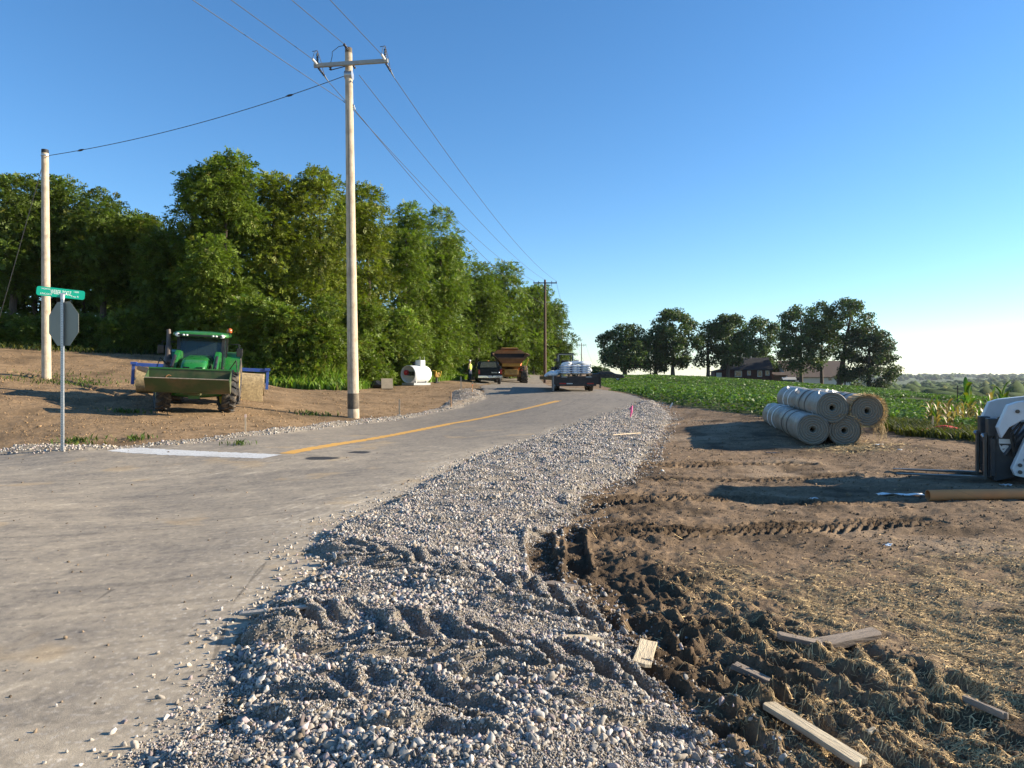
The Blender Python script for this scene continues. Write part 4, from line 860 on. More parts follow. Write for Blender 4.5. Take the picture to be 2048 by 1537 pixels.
for px, pb, pt_, kd, gr, lab in spots:
    b = gp(px, pb); h = (pb - pt_) * b.y / F; pr_ = protos[kd]
    o = pr_ if kd not in used else copy_tree(pr_); used.add(kd); s = h / {0: 1.0, 1: .9, 2: .95, 3: .8}[kd]; o.location = b; o.scale = (s, s, s); o.rotation_euler = (random.uniform(-.1, .1), random.uniform(-.1, .1), random.uniform(0, 6)); tag(o, lab, 'corn plant', 'corn plants at the field edge')
for i, o in enumerate(protos):
    if i not in used:
        for c in list(o.children): bpy.data.objects.remove(c)
        bpy.data.objects.remove(o)

# ------------------------------------------------------------------ rolls of straw blanket
M_ROLL = None
def roll_mats():
    m, nt, p, L = NT('straw blanket wrapped in film'); tc = nt.nodes.new('ShaderNodeTexCoord'); n = noise_node(nt, 5, 6, tc.outputs['Object'], .65); n2 = noise_node(nt, 30, 4, tc.outputs['Object'], .6, (1, 6, 1))
    c = mixc(nt, maprange(nt, n.outputs[0], .4, .6, 0, 1), (.28, .25, .205), (.20, .16, .105)); c = mixc(nt, maprange(nt, n2.outputs[0], .35, .7, 0, .4), c, (.36, .36, .35)); L.new(c, p.inputs['Base Color']); p.inputs['Roughness'].default_value = .55; p.inputs['Coat Weight'].default_value = .12
    b = nt.nodes.new('ShaderNodeBump'); b.inputs['Strength'].default_value = .6; b.inputs['Distance'].default_value = .02; n3 = noise_node(nt, 9, 5, tc.outputs['Object'], .6, (1, 3, 1)); L.new(n3.outputs[0], b.inputs['Height']); L.new(b.outputs[0], p.inputs['Normal'])
    m2, nt, p, L = NT('rolled straw end'); tc = nt.nodes.new('ShaderNodeTexCoord'); sp = nt.nodes.new('ShaderNodeSeparateXYZ'); L.new(tc.outputs['Object'], sp.inputs[0]); cm = nt.nodes.new('ShaderNodeCombineXYZ'); L.new(sp.outputs[0], cm.inputs[0]); L.new(sp.outputs[2], cm.inputs[2])
    ln = nt.nodes.new('ShaderNodeVectorMath'); ln.operation = 'LENGTH'; L.new(cm.outputs[0], ln.inputs[0]); nz = noise_node(nt, 14, 5, tc.outputs['Object']); ad = nt.nodes.new('ShaderNodeMath'); ad.operation = 'MULTIPLY_ADD'; L.new(nz.outputs[0], ad.inputs[0]); ad.inputs[1].default_value = .06; L.new(ln.outputs['Value'], ad.inputs[2])
    sn = nt.nodes.new('ShaderNodeMath'); sn.operation = 'SINE'; mu = nt.nodes.new('ShaderNodeMath'); mu.operation = 'MULTIPLY'; L.new(ad.outputs[0], mu.inputs[0]); mu.inputs[1].default_value = 120; L.new(mu.outputs[0], sn.inputs[0])
    c = mixc(nt, maprange(nt, sn.outputs[0], -1, 1, 0, 1), (.15, .145, .115), (.25, .24, .195)); c = mixc(nt, maprange(nt, nz.outputs[0], .4, .7, 0, .6), c, (.17, .185, .16)); L.new(c, p.inputs['Base Color']); p.inputs['Roughness'].default_value = .9  # dark greenish grey puts the shade tint into the end colour
    b = nt.nodes.new('ShaderNodeBump'); b.inputs['Strength'].default_value = .7; b.inputs['Distance'].default_value = .02; L.new(sn.outputs[0], b.inputs['Height']); L.new(b.outputs[0], p.inputs['Normal']); return m, m2
M_ROLL, M_REND = roll_mats(); M_FILM = mat('loose plastic film', (.72, .73, .72), .3, 0, .1, 12, .4)
M_STRAWB = mat('loose straw blanket', (.40, .30, .16), .95, 0, .35, 14, .9, dirt=(.22, .16, .09), dirt_amt=.5)
def straw_roll(front, back, r, label, seed, fringe=False, torn=False):
    rs = random.Random(seed); f, b = Vector(front), Vector(back); L = (b - f).length; o = thing('straw_roll', label, 'straw roll', f, group='rolls of straw blanket in the stack')
    o.rotation_euler = (b - f).to_track_quat('Y', 'Z').to_euler(); n = 40; prof = [.10, .14]
    ys = [0, .02, .1] + [L * t for t in np.linspace(.06, .94, 26)] + [L - .1, L - .02, L]; body = MB(); loops = []
    for j, y in enumerate(ys):
        e = .97 if j in (0, len(ys) - 1) else 1; gap = .93 if abs(y - L * .5) < .12 else 1.; w = 1 + .012 * math.sin(y * 5 + seed) + rs.uniform(-.008, .008)
        loops.append([Vector((r * e * gap * w * (1 + .02 * math.sin(3 * a + seed + .4 * y)) * math.cos(a), y, r * e * gap * w * (1 + .02 * math.cos(2 * a + seed)) * math.sin(a) - .015 * r)) for a in [2 * math.pi * k_ / n for k_ in range(n)]])
    body.loft(loops, False, True); body.build('wrap', M_ROLL, o)
    for y0, sgn in ((0, -1), (L, 1)):
        rings = []
        for q, dy in ((.965, 0), (.8, .012), (.6, -.008), (.4, .012), (.22, .0), (.16, .02), (.15, .30)): rings.append([Vector((r * q * math.cos(a), y0 + sgn * (-.005) - sgn * dy * 1.0, r * q * math.sin(a) - .015 * r)) for a in [2 * math.pi * k_ / n for k_ in range(n)]])
        e = MB().loft(rings, False, True).build('roll_end', M_REND, o)
        MB().loft([[Vector((r * q * math.cos(a), y0 - sgn * .28, r * q * math.sin(a) - .015 * r)) for a in [2 * math.pi * k_ / 20 for k_ in range(20)]] for q in (.155, .01)], False).build('core_hole', M_HOLE, e)
    for t in (.24, .37, .66, .8):
        MB().loft([[Vector(((r + dr) * math.cos(a), L * t + dy, (r + dr) * math.sin(a) - .015 * r)) for a in [2 * math.pi * k_ / n for k_ in range(n)]] for dy, dr in ((-.03, .0), (-.02, .014), (.02, .014), (.03, 0))], False, True).build('strap', M_FILM if t > .5 else mat('dark strap', (.12, .1, .08), .7), o)
    fl_ = MB()
    for i in range(5):
        y = L * rs.choice([rs.uniform(.02, .2), rs.uniform(.42, .58), rs.uniform(.8, 1)]); a = R(rs.uniform(50, 130)); c = Vector((r * math.cos(a), y, r * math.sin(a))); d = Vector((math.cos(a) + rs.uniform(-.5, .5), rs.uniform(-1, 1), math.sin(a))).normalized(); l = rs.uniform(.03, .07); s_ = d.orthogonal() * rs.uniform(.03, .07)
        fl_.add([c - s_, c + s_, c + d * l + s_ * .3, c + d * l * .9 - s_ * .4], [(0, 1, 2, 3)])
    fl_.build('torn_film', M_FILM, o)['kind'] = 'stuff'
    if fringe:
        N = 1300 if torn else 350; a = rng.uniform(R(-75), R(115), N); V, Fq = [], []
        c = np.stack([r * np.cos(a), rng.normal(.0, .09, N), r * np.sin(a)], -1); d = nrm(np.stack([np.cos(a), rng.normal(0, .7, N) - .4, np.sin(a) - .5], -1) + rng.normal(0, .45, (N, 3))); l = rng.uniform(.03, .10, (N, 1)); s_ = nrm(np.cross(d, rng.normal(size=(N, 3)))) * .0035
        V = np.stack([c - s_, c + s_, c + d * l + s_ * .5, c + d * l - s_ * .5], 1).reshape(-1, 3); np_mesh('straw_fringe', V, np.arange(N * 4).reshape(-1, 4), M_STRAW, o, col=np.repeat(straw_cols(N), 4, 0))
    if torn:
        sh = MB(); K = 8; lo = []
        for i in range(K):
            t = i / (K - 1); a = R(200 - 130 * t); lo.append([Vector(((r + .02) * math.cos(a) - .02, -.03 + y, (r + .02) * math.sin(a))) for y in (0, .25, .6)])
        for i in range(K - 1): sh.add([*lo[i], *lo[i + 1]], [(0, 1, 4, 3), (1, 2, 5, 4)], True)
        s = sh.build('hanging_flap', M_STRAWB, o); md = s.modifiers.new('solidify', 'SOLIDIFY'); md.thickness = .025
    return o
RD = 15.5; kR = RD / F; rr_ = 31 * kR
gzR = float(gz((1690 - CX) * kR, RD)[0])
def rollc(px, py): return Vector(((px - CX) * kR, RD, H - (py - HZ) * kR))
AX = Vector((.95, 4.85, .08))
dzr = gzR + rr_ - rollc(1626, 866).z - .02
for (px, py, lab, seed, fr, tn) in ((1626, 866, 'bottom left straw roll of the stack, wrapped in film', 1, False, False), (1689, 868, 'bottom right straw roll of the stack, tucked underneath', 2, True, False), (1665, 820, 'upper left straw roll of the stack, shining film wrap', 3, False, False), (1735, 826, 'upper right straw roll with frayed shaggy straw rim', 4, True, True)):
    c = rollc(px, py) + UP * dzr * (1 if py > 840 else .6); straw_roll(c, c + AX, rr_, lab, seed, fr, tn)
# blanket shreds hanging from the frayed roll
sm = MB(); c0 = rollc(1758, 850)
for i in range(60):
    p = c0 + Vector((random.uniform(-.12, .12), random.uniform(-.1, .1), random.uniform(-.1, .2))); pts = [p]
    for j in range(4): pts.append(pts[-1] + Vector((random.uniform(-.04, .05), random.uniform(-.03, .03), -random.uniform(.02, .13))))
    sm.tube([q - c0 for q in pts], .003, 3, False)
o = sm.build('straw_shreds', M_STRAWB); o.location = c0; tag(o, 'loose straw strands hanging down from the frayed roll', 'straw shreds')

# ------------------------------------------------------------------ cardboard tube and boards
M_CARD = mat('brown cardboard', (.52, .235, .09), .8, 0, .12, 3, .15, dirt=(.25, .16, .09), dirt_amt=.3)
def paper_tube(name, label, a, b, r):
    a, b = Vector(a), Vector(b); L = (b - a).length; o = thing(name, label, 'cardboard tube', a); o.rotation_euler = (b - a).to_track_quat('X', 'Z').to_euler()
    MB().lathe([(r * .9, .0), (r, .0), (r, L * .5), (r, L), (r * .9, L), (r * .9, L * .5), (r * .9, 0)], 28).build('tube_wall', M_CARD, o)
    s = MB(); pts = [(L * t, (r + .0006) * math.cos(t * L * 6), (r + .0006) * math.sin(t * L * 6)) for t in np.linspace(.01, .99, 200)]; s.tube(pts, .0018, 4); s.build('spiral_seam', mat('seam', (.24, .15, .08), .9), o); return o
ca = gp(1862, 1005); ca = gxyz(ca.x, ca.y + .07) + UP * .075; cb_ = Vector((ca.x + 2.6, ca.y - .1, 0)); cb_.z = float(gz(cb_.x, cb_.y)[0]) + .075
paper_tube('cardboard_tube', 'long brown cardboard tube lying on the soil below the forks', ca, cb_, .07)
M_BOARD = mat('old board', (.52, .43, .29), .85, 0, .2, 5, .5, dirt=(.22, .16, .10), dirt_amt=.75, stretch=(.6, 9, 3)); M_BOARDG = mat('grey board', (.25, .20, .155), .9, 0, .25, 5, .6, dirt=(.14, .1, .07), dirt_amt=.6, stretch=(.6, 9, 3))
def board(name, px0, py0, px1, py1, w, th, label, m=M_BOARD, lift=.01, roll=0., jag=.25, cat='board', tipz=0.):
    a, b = gp(px0, py0), gp(px1, py1); d = b - a; L = d.length; n = 7; rs = random.Random(label); pts = []
    o = thing(name, label, cat, (a + b) / 2 + UP * (lift + th / 2)) if False else None
    zs = [float(gz(a.x + d.x * t, a.y + d.y * t)[0]) for t in np.linspace(0, 1, 9)]; zm = max(np.mean(zs), (zs[0] + zs[-1]) / 2) + lift + th / 2; sl = math.atan2(zs[-1] - zs[0] + tipz, math.hypot(d.x, d.y)) * .6
    out = [(-L / 2, -w / 2)] + [(-L / 2 + L * t, -w / 2 + rs.uniform(0, .006)) for t in (.3, .6)] + [(L / 2, -w / 2)] + [(L / 2 + rs.uniform(-jag, jag) * w, w * q) for q in (-.2, .1)] + [(L / 2, w / 2)] + [(-L / 2 + L * t, w / 2 - rs.uniform(0, .006)) for t in (.6, .3)] + [(-L / 2, w / 2)] + [(-L / 2 + rs.uniform(-jag, jag) * w, w * q) for q in (.15, -.2)]
    o = MB().prism(out, -th / 2, th / 2, 'z').build(name, m, None, .003); o.location = ((a.x + b.x) / 2, (a.y + b.y) / 2, zm); o.rotation_euler = (Matrix.Rotation(math.atan2(d.y, d.x), 3, 'Z') @ Matrix.Rotation(-sl, 3, 'Y') @ Matrix.Rotation(roll, 3, 'X')).to_euler(); tag(o, label, cat, 'scrap wood on the ground'); return o
board('wood_board', 1538, 1424, 1722, 1532, .075, .026, 'long pale board lying across the straw at the bottom right', lift=.02)
board('wood_board', 1283, 1352, 1297, 1298, .10, .02, 'short pale board stub at the edge of the gravel', roll=.12, lift=.04)
board('wood_board', 1128, 1304, 1200, 1300, .09, .02, 'flat pale board piece half buried in the gravel', lift=-.004)
board('wood_board', 1468, 1344, 1574, 1380, .055, .03, 'thin grey board in the mud above the long pale board', M_BOARDG, lift=.02)
board('tree_limb', 1622, 1298, 1752, 1278, .08, .05, 'weathered flat limb lying on the straw', M_BOARDG, lift=.0, roll=.25, cat='wood piece')
board('wood_board', 1560, 1292, 1640, 1300, .07, .03, 'dark broken board beside the weathered limb', M_BOARDG, lift=.01)
board('wood_lath', 484, 1238, 622, 1243, .06, .015, 'thin grey lath pressed into the gravel beside the asphalt', mat('dusty lath', (.40, .35, .29), .9, 0, .2, 8, .4, dirt=(.3, .27, .23), dirt_amt=.6), lift=.004)
board('wood_lath', 1225, 883, 1280, 876, .05, .02, 'white lath lying on the gravel near the pink flag', M_LATH, lift=.05)
board('wood_board', 1098, 1166, 1150, 1182, .10, .03, 'grey board end poking out between gravel and soil', M_BOARDG, lift=.01)
board('stick', 1930, 1405, 2012, 1448, .03, .03, 'short brown stick lying on the straw at the right', M_BOARDG, lift=.015, cat='stick')
board('wood_chip', 1735, 1492 - 10, 1752, 1478, .03, .012, 'small pale wood chip right of the long board', M_BOARD, lift=.01)
# scraps of white paper and film
def scrap(px, py, w, l, yaw_, label, m=M_FILM):
    c = gp(px, py); mb = MB(); n = 7; rs = random.Random(px)
    g = [[Vector(((i / (n - 1) - .5) * l, (j / 3 - .5) * w * rs.uniform(.5, 1.2), .006 + rs.uniform(0, .025))) for j in range(4)] for i in range(n)]
    mb.add([v for r_ in g for v in r_], [(i * 4 + j, i * 4 + j + 1, (i + 1) * 4 + j + 1, (i + 1) * 4 + j) for i in range(n - 1) for j in range(3)], True); o = mb.build('plastic_scrap', m); o.location = c + UP * .008; o.rotation_euler.z = yaw_
    md = o.modifiers.new('solidify', 'SOLIDIFY'); md.thickness = .002; tag(o, label, 'litter', 'scraps of film on the soil')
scrap(1800, 993, .1, .62, -.05, 'long white strip of film left of the cardboard tube'); scrap(1628, 1003, .07, .12, .3, 'small white scrap of film on the tyre tracks')
scrap(1757, 894, .1, .2, .2, 'white scrap of film on the soil below the frayed roll'); scrap(1775, 1092, .05, .08, .4, 'tiny pale blue scrap on the straw', mat('pale blue film', (.4, .5, .62), .3)); scrap(1800, 902, .08, .1, .9, 'second smaller white scrap right of the rolls')
scrap(2010, 972, .08, .16, .2, 'grey scrap of film in the skid steer shadow')
scrap(1545, 908, .08, .3, .1, 'dark torn plastic beside the straw roll stack', M_BLKP)

# ------------------------------------------------------------------ vehicles: shared pieces
def tyre(parent, c, r, w, rim_r, name='tyre', lugs=18, m=M_TYRE, rim_m=None, steer=0., lug_h=.04, n=36, face=1):
    """tyre with chevron lugs, its rim a sub-part; axle along local X"""
    M = Matrix.Translation(c) @ Matrix.Rotation(steer, 4, 'Z'); mb = MB(); h = w / 2
    mb.lathe([(rim_r, -h * .8), (r * .8, -h), (r * .95, -h * .92), (r, -h * .6), (r, h * .6), (r * .95, h * .92), (r * .8, h), (rim_r, h * .8), (rim_r * .97, 0), (rim_r, -h * .8)], n, M)
    if lugs:
        for i in range(lugs):
            for s in (-1, 1):
                a = 2 * math.pi * (i + (.5 if s > 0 else 0)) / lugs; k = 2 * math.pi / lugs; pts = []
                for q, (xx, da) in enumerate(((0.0, .55 * k), (h * .55, .2 * k), (h * 1.0, -.05 * k))):
                    for rr in (r * .97, r + lug_h if q < 2 else r * .985 + lug_h * .6): pts.append([(s * xx, rr * math.cos(a + da + o_), rr * math.sin(a + da + o_)) for o_ in (-.13 * k, .13 * k)])
                for j in (0, 2):
                    A_, B_, C_, D_ = pts[j], pts[j + 1], pts[j + 2], pts[j + 3]; mb.add([M @ Vector(v) for v in (*A_, *B_, *C_, *D_)], [(0, 4, 6, 2), (1, 3, 7, 5), (2, 6, 7, 3), (0, 2, 3, 1), (4, 5, 7, 6)])
    t = mb.build(name, m, parent); f = face
    rb = MB().lathe([(rim_r * 1.02, h * .8 * f), (rim_r * .9, h * .7 * f), (rim_r * .82, h * .25 * f), (rim_r * .4, h * .35 * f), (rim_r * .3, h * .55 * f), (.001, h * .6 * f)], 24, M)
    rb.lathe([(rim_r * 1.0, -h * .8 * f), (rim_r * .8, -h * .2 * f), (.001, -h * .2 * f)], 24, M); rb.build('rim', rim_m or M_GAL, t); return t
def panel(parent, name, pts, m, th=.01):
    """a flat sheet given by its corner points, with thickness"""
    p = [Vector(q) for q in pts]; nv = (p[1] - p[0]).cross(p[2] - p[0]).normalized() * th; n = len(p)
    return MB().add(p + [q + nv for q in p], [tuple(range(n)), tuple(range(2 * n - 1, n - 1, -1))] + [(i, (i + 1) % n, (i + 1) % n + n, i + n) for i in range(n)]).build(name, m, parent)
def pill(c, s, n=16):
    """a filled sack: soft box with pinched ends"""
    mb = MB(); L = []
    for t in np.linspace(-1, 1, 9):
        k = max(.12, (1 - abs(t) ** 3.5)) ** .5; L.append([Vector((c[0] + t * s[0] / 2, c[1] + s[1] / 2 * (.85 + .15 * k) * (abs(math.cos(a)) ** .6) * (1 if math.cos(a) > 0 else -1), c[2] + s[2] / 2 * k * (abs(math.sin(a)) ** .7) * (1 if math.sin(a) > 0 else -1))) for a in [2 * math.pi * i / n for i in range(n)]])
    return mb.loft(L, True, True)

# ------------------------------------------------------------------ tractor
M_GRN = mat('green paint', (.013, .155, .026), .3, 0, .08, 3, 0, dirt=(.2, .16, .09), dirt_amt=.25, coat=.4); M_GRND = mat('worn green paint', (.04, .075, .025), .6, 0, .25, 2.2, .1, dirt=(.17, .11, .055), dirt_amt=.95); M_YEL = mat('yellow rim', (.6, .42, .02), .45, 0, .12, 6, 0, dirt=(.25, .18, .1), dirt_amt=.5)
M_GRILL = mat('dark grille', (.012, .014, .013), .6, 0, .2, 20, .2); M_CABG = glass('cab glass', (.03, .05, .055), .05, .55); M_LAMP = mat('lamp glass', (.75, .75, .72), .12, 0, .05); M_SEAT = mat('seat fabric', (.05, .05, .05), .9)
hd = Vector((.30, -.955, 0)).normalized(); thz = math.atan2(-hd.x, hd.y); o0 = on(398, 23.3)
zc = [float(gz(o0.x + hd.x * a + hd.y * b * -1, o0.y + hd.y * a + hd.x * b)[0]) for a, b in ((1.25, .95), (1.25, -.95), (-1.25, .95), (-1.25, -.95))]
tz = Vector((o0.x, o0.y, sum(zc) / 4 - .02)); rl = -math.atan2(zc[1] - zc[0], 1.9); pt_ = math.atan2((zc[0] + zc[1] - zc[2] - zc[3]) / 2, 2.5)
tr = thing('tractor', 'green farm tractor with front loader bucket parked on the bare bank', 'tractor', tz)
tr.rotation_euler = (Matrix.Rotation(thz, 3, 'Z') @ Matrix.Rotation(pt_, 3, 'X') @ Matrix.Rotation(-abs(rl) if zc[0] < zc[1] else abs(rl), 3, 'Y')).to_euler()
if True:
    for s in (-1, 1):
        tyre(tr, (s * .95, 1.28, .66), .63, .44, .36, lugs=17, rim_m=M_YEL, steer=R(13), face=s); tyre(tr, (s * .95, -1.3, .9), .87, .52, .5, lugs=20, rim_m=M_YEL, face=s)
        L = []   # curved rear fender
        fd = MB()
        for a in np.linspace(R(20), R(150), 9): L.append([Vector((s * x, -1.3 + (.97 + dr) * math.cos(a), .9 + (.97 + dr) * math.sin(a))) for x, dr in ((.66, 0), (1.2, 0), (1.2, .03), (.66, .03))])
        fd.loft(L).build('fender', M_GRN, tr)
        fd = MB(); L = []
        for a in np.linspace(R(35), R(140), 7): L.append([Vector((s * x, 1.28 + (.74 + dr) * math.cos(a), .66 + (.74 + dr) * math.sin(a))) for x, dr in ((.76, 0), (1.14, 0), (1.14, .025), (.76, .025))])
        fd.loft(L).build('front_mudguard', M_BLKP, tr)
        ar = MB(); x = s * .60
        ar.prism([(-.35, 1.62), (-.15, 1.98), (.75, 2.08), (1.0, 1.98), (2.42, .98), (2.38, .78), (2.22, .78), (.85, 1.72), (-.1, 1.6)], x - .07, x + .07, 'x'); arm_o = ar.build('loader_arm', M_GRN, tr, .012)
        MB().tube([(x, .35, 1.2), (x, 1.0, 1.62)], .055, 10).tube([(x, 1.0, 1.62), (x, 1.35, 1.75)], .03, 10).build('lift_cylinder', M_BLKP, arm_o)
        MB().tube([(x + s * .02, 1.25, 1.9), (x + s * .02, 1.9, 1.5)], .05, 10).tube([(x + s * .02, 1.9, 1.5), (x + s * .02, 2.4, 1.2)], .028, 10).build('bucket_cylinder', M_BLKP, arm_o)
        MB().box((x, .15, 1.3), (.12, .34, .95)).build('loader_mast', M_GRN, tr, .01)
        mr = MB().tube([(s * .8, -.15, 2.35), (s * 1.18, -.05, 2.38), (s * 1.22, -.02, 2.05)], .018, 8); mo = mr.build('mirror_arm', M_BLKP, tr); MB().box((s * 1.22, .0, 2.05), (.2, .07, .34)).build('mirror', M_BLKP, mo, .02); MB().box((s * 1.22, -.04, 2.05), (.16, .012, .29)).build('mirror_glass', M_CHROME, mo)
    hood = MB(); L = []
    for y, w, zt_, zb_ in ((.2, .84, 1.88, 1.0), (.9, .82, 1.86, 1.0), (1.55, .78, 1.78, .98), (1.95, .70, 1.62, .95), (2.02, .62, 1.45, .95)): L.append([Vector((p[0], y, p[1])) for p in rrect(w, zt_ - zb_, .14, zb_, 4)])
    ho = hood.loft(L, True, True).build('hood', M_GRN, tr); MB().prism([(-.25, 1.02), (.25, 1.02), (.29, 1.42), (-.29, 1.42)], 2.02, 2.045, 'y').build('grille', M_GRILL, ho)
    for s in (-1, 1): MB().prism([(s * .08, 1.44), (s * .27, 1.46), (s * .28, 1.54), (s * .1, 1.53)], 1.985, 2.03, 'y').build('headlight', M_DGLASS, ho)
    for s in (-1, 1): MB().box((s * .415, 1.0, 1.38), (.012, .8, .34)).build('side_grille', M_GRILL, ho)
    MB().box((0, .4, .8), (.5, 3.2, .4)).box((0, -1.1, .85), (.7, 1.0, .55)).build('chassis', M_GRND, tr, .02); MB().tube([(-.8, 1.28, .62), (-.25, 1.28, .6), (.25, 1.28, .6), (.8, 1.28, .62)], [.09, .13, .13, .09], 12).box((0, 1.28, .62), (.34, .4, .34)).build('front_axle', M_GRN, tr)
    MB().tube([(-.7, -1.3, .9), (.7, -1.3, .9)], .16, 12).build('rear_axle', M_GRN, tr); MB().box((0, 2.15, .85), (.5, .3, .3)).build('front_weight', M_GRND, tr, .02)
    MB().prism([(-1.45, 1.1), (.2, 1.1), (.2, 1.42), (-1.45, 1.42)], -.72, .72, 'x').build('cab_floor', M_BLKP, tr, .02)
    cp = MB(); 
    for s in (-1, 1):
        cp.bar((s * .66, .18, 1.4), (s * .70, -.05, 2.62), .07, .09); cp.bar((s * .74, -.75, 1.4), (s * .74, -.75, 2.62), .05, .06); cp.bar((s * .70, -1.42, 1.4), (s * .70, -1.35, 2.62), .08, .09)
    cp.bar((-.66, .18, 1.45), (.66, .18, 1.45), .06, .08); cp.build('cab_frame', M_BLKP, tr)
    panel(tr, 'windscreen', [(-.64, .17, 1.48), (.64, .17, 1.48), (.67, -.05, 2.58), (-.67, -.05, 2.58)], M_CABG); panel(tr, 'rear_window', [(-.66, -1.40, 1.5), (.66, -1.40, 1.5), (.66, -1.35, 2.58), (-.66, -1.35, 2.58)], M_CABG)
    for s in (-1, 1): panel(tr, 'cab_door', [(s * .71, .12, 1.45), (s * .75, -1.36, 1.45), (s * .73, -1.32, 2.58), (s * .71, -.06, 2.58)], M_CABG)
    rf = MB(); L = []
    for z, w, l in ((2.6, 1.5, 1.75), (2.64, 1.72, 1.95), (2.74, 1.70, 1.92), (2.80, 1.5, 1.7), (2.82, 1.1, 1.2)): L.append([Vector((p[0], -.62 + p[1] - l / 2, z + .035 * (1 - (p[0] / (w / 2)) ** 2))) for p in rrect(w, l, .2, 0, 4)])
    ro = rf.loft(L, True, True).build('roof', M_GRN, tr); MB().box((0, .345, 2.675), (1.36, .03, .08)).build('visor', M_BLKP, ro, .012)
    for x, w in ((-.68, .16), (-.50, .08), (-.40, .08), (.40, .08), (.50, .08), (.68, .16)): MB().lathe([(w / 2, 0), (w / 2, .03), (w * .3, .045), (.001, .05)], 14, Matrix.Translation((x, .34 if abs(x) < .6 else .31, 2.675)) @ Matrix.Rotation(R(90), 4, 'Z')).build('work_light', M_LAMP, ro)
    be = MB().tube([(-.86, -.3, 2.7), (-.86, -.3, 2.84)], .02, 8); bo = be.build('beacon_post', M_BLKP, ro); MB().tube([(-.86, -.3, 2.84), (-.86, -.3, 2.87), (-.86, -.3, 2.98), (-.86, -.3, 3.02)], [.07, .08, .075, .03], 14).build('beacon', mat('amber lens', (.5, .11, .03), .2, 0, .1), ro)
    ex = MB().tube([(.98, .1, 1.2), (.98, .1, 1.75), (.98, .1, 1.78), (.98, .1, 2.2), (.98, .1, 2.22), (.98, .1, 2.7), (1.0, .06, 2.85)], [.13, .13, .1, .1, .07, .065, .065], 14).tube([(.98, .22, 1.62), (.7, .3, 1.55)], .09, 10); ex.build('exhaust', mat('sooty steel', (.09, .075, .065), .6, .4, .3, 8, 0, dirt=(.2, .14, .1), dirt_amt=.5), tr)
    MB().box((0, -.85, 1.6), (.5, .5, .16)).box((0, -1.08, 1.95), (.5, .14, .6)).build('seat', M_SEAT, tr, .04); MB().tube([(0, -.05, 1.45), (0, -.28, 1.85)], .03, 8).lathe([(.19, -.015), (.2, 0), (.19, .015), (.17, 0), (.19, -.015)], 20, Matrix.Translation((0, -.3, 1.88)) @ Matrix.Rotation(R(60), 4, 'X') @ Matrix.Rotation(R(90), 4, 'Y')).build('steering_wheel', M_BLKP, tr)
    MB().bar((-.2, -.06, 1.75), (-.12, -.1, 2.1), .05, .02).tube([(-.25, .05, 1.5), (-.3, -.05, 1.75), (-.18, -.08, 1.9)], .02, 6).build('control_lever', M_LATH, tr)
    W2 = 1.14; prof = [(2.47, 1.46), (2.43, .95), (2.50, .80), (2.64, .74), (2.78, .78), (3.2, 1.2), (3.2, 1.225), (2.78, .815), (2.65, .78), (2.53, .83), (2.47, .95), (2.5, 1.46)]
    bk_ = MB().prism(prof, -W2, W2, 'x').build('bucket', M_GRND, tr)
    for s in (-1, 1): MB().prism([(2.46, 1.44), (2.43, .95), (2.5, .8), (2.64, .74), (2.8, .79), (3.18, 1.18), (2.7, 1.36)], s * W2, s * (W2 + .02), 'x').build('bucket_side', M_GRND, bk_)
    MB().box((0, 3.2, 1.22), (2 * W2, .03, .018), Matrix.Rotation(R(45), 3, 'X')).build('cutting_edge', mat('worn steel', (.42, .36, .27), .5, .5, .25, 9), bk_); MB().box((0, 2.485, 1.47), (2 * W2 + .03, .06, .035)).build('top_edge', M_GRN, bk_)
    for s in (-1, 1): MB().tube([(s * .9, .05, 1.3), (s * 1.15, .5, 1.75), (s * 1.25, .9, 1.2), (s * .95, 1.2, 1.0)], .018, 6, True).build('hydraulic_hose', M_BLK, tr)
    MB().box((.98, .2, .75), (.3, .5, .06)).box((.98, .2, .5), (.3, .4, .05)).bar((1.1, -.05, .45), (1.1, -.05, 1.1), .04).bar((1.1, .45, .45), (1.1, .45, 1.1), .04).build('cab_step', M_BLKP, tr)
for ch in [x for x in bpy.data.objects if x.type == 'MESH' and (x.parent == tr or (x.parent and x.parent.parent == tr))]:
    if ch.name.split('.')[0] in ('bucket', 'bucket_side', 'cutting_edge', 'top_edge', 'tyre', 'rim', 'fender', 'front_mudguard'): continue
    for v in ch.data.vertices:
        if v.co.z > 1.35: v.co.z = 1.35 + (v.co.z - 1.35) * .84
tr.scale = (.97, .97, .96)
# blanket spreader on the tractor's rear hitch
M_BLUE = mat('blue frame paint', (.02, .07, .30), .45, 0, .12, 5, 0, dirt=(.15, .12, .08), dirt_amt=.35)
cL, cR = at(264, 729, 25.6), at(538, 742, 27.2); cm = (cL + cR) / 2; ux = (cL - cR).normalized(); Ls = (cL - cR).length
sp = thing('blanket_spreader', 'blue steel frame wider than the tractor, carrying straw blanket behind it', 'spreader', cm); sp.rotation_euler = ux.to_track_quat('X', 'Z').to_euler()
MB().box((0, 0, 0), (Ls, .12, .13)).build('top_beam', M_BLUE, sp, .008)
for s in (-1, 1):
    MB().box((s * (Ls / 2 - .05), 0, -.36), (.1, .11, .72)).box((s * (Ls / 2 - .06), .0, .04), (.2, .2, .1)).build('end_arm', M_BLUE, sp, .006)
MB().bar((-.4, 0, 0), (-.35, 1.4, -.75), .1).bar((.4, 0, 0), (.35, 1.4, -.75), .1).bar((0, 0, .0), (0, 1.3, .0), .08).build('hitch_frame', M_BLUE, sp)
rc = cm - UP * .52; sr_ = thing('straw_roll', 'wide straw blanket roll hanging in the blue frame behind the tractor', 'straw roll', rc); sr_.rotation_euler = ux.to_track_quat('X', 'Z').to_euler(); Lr = Ls - .34
L = []; rs = random.Random(5)
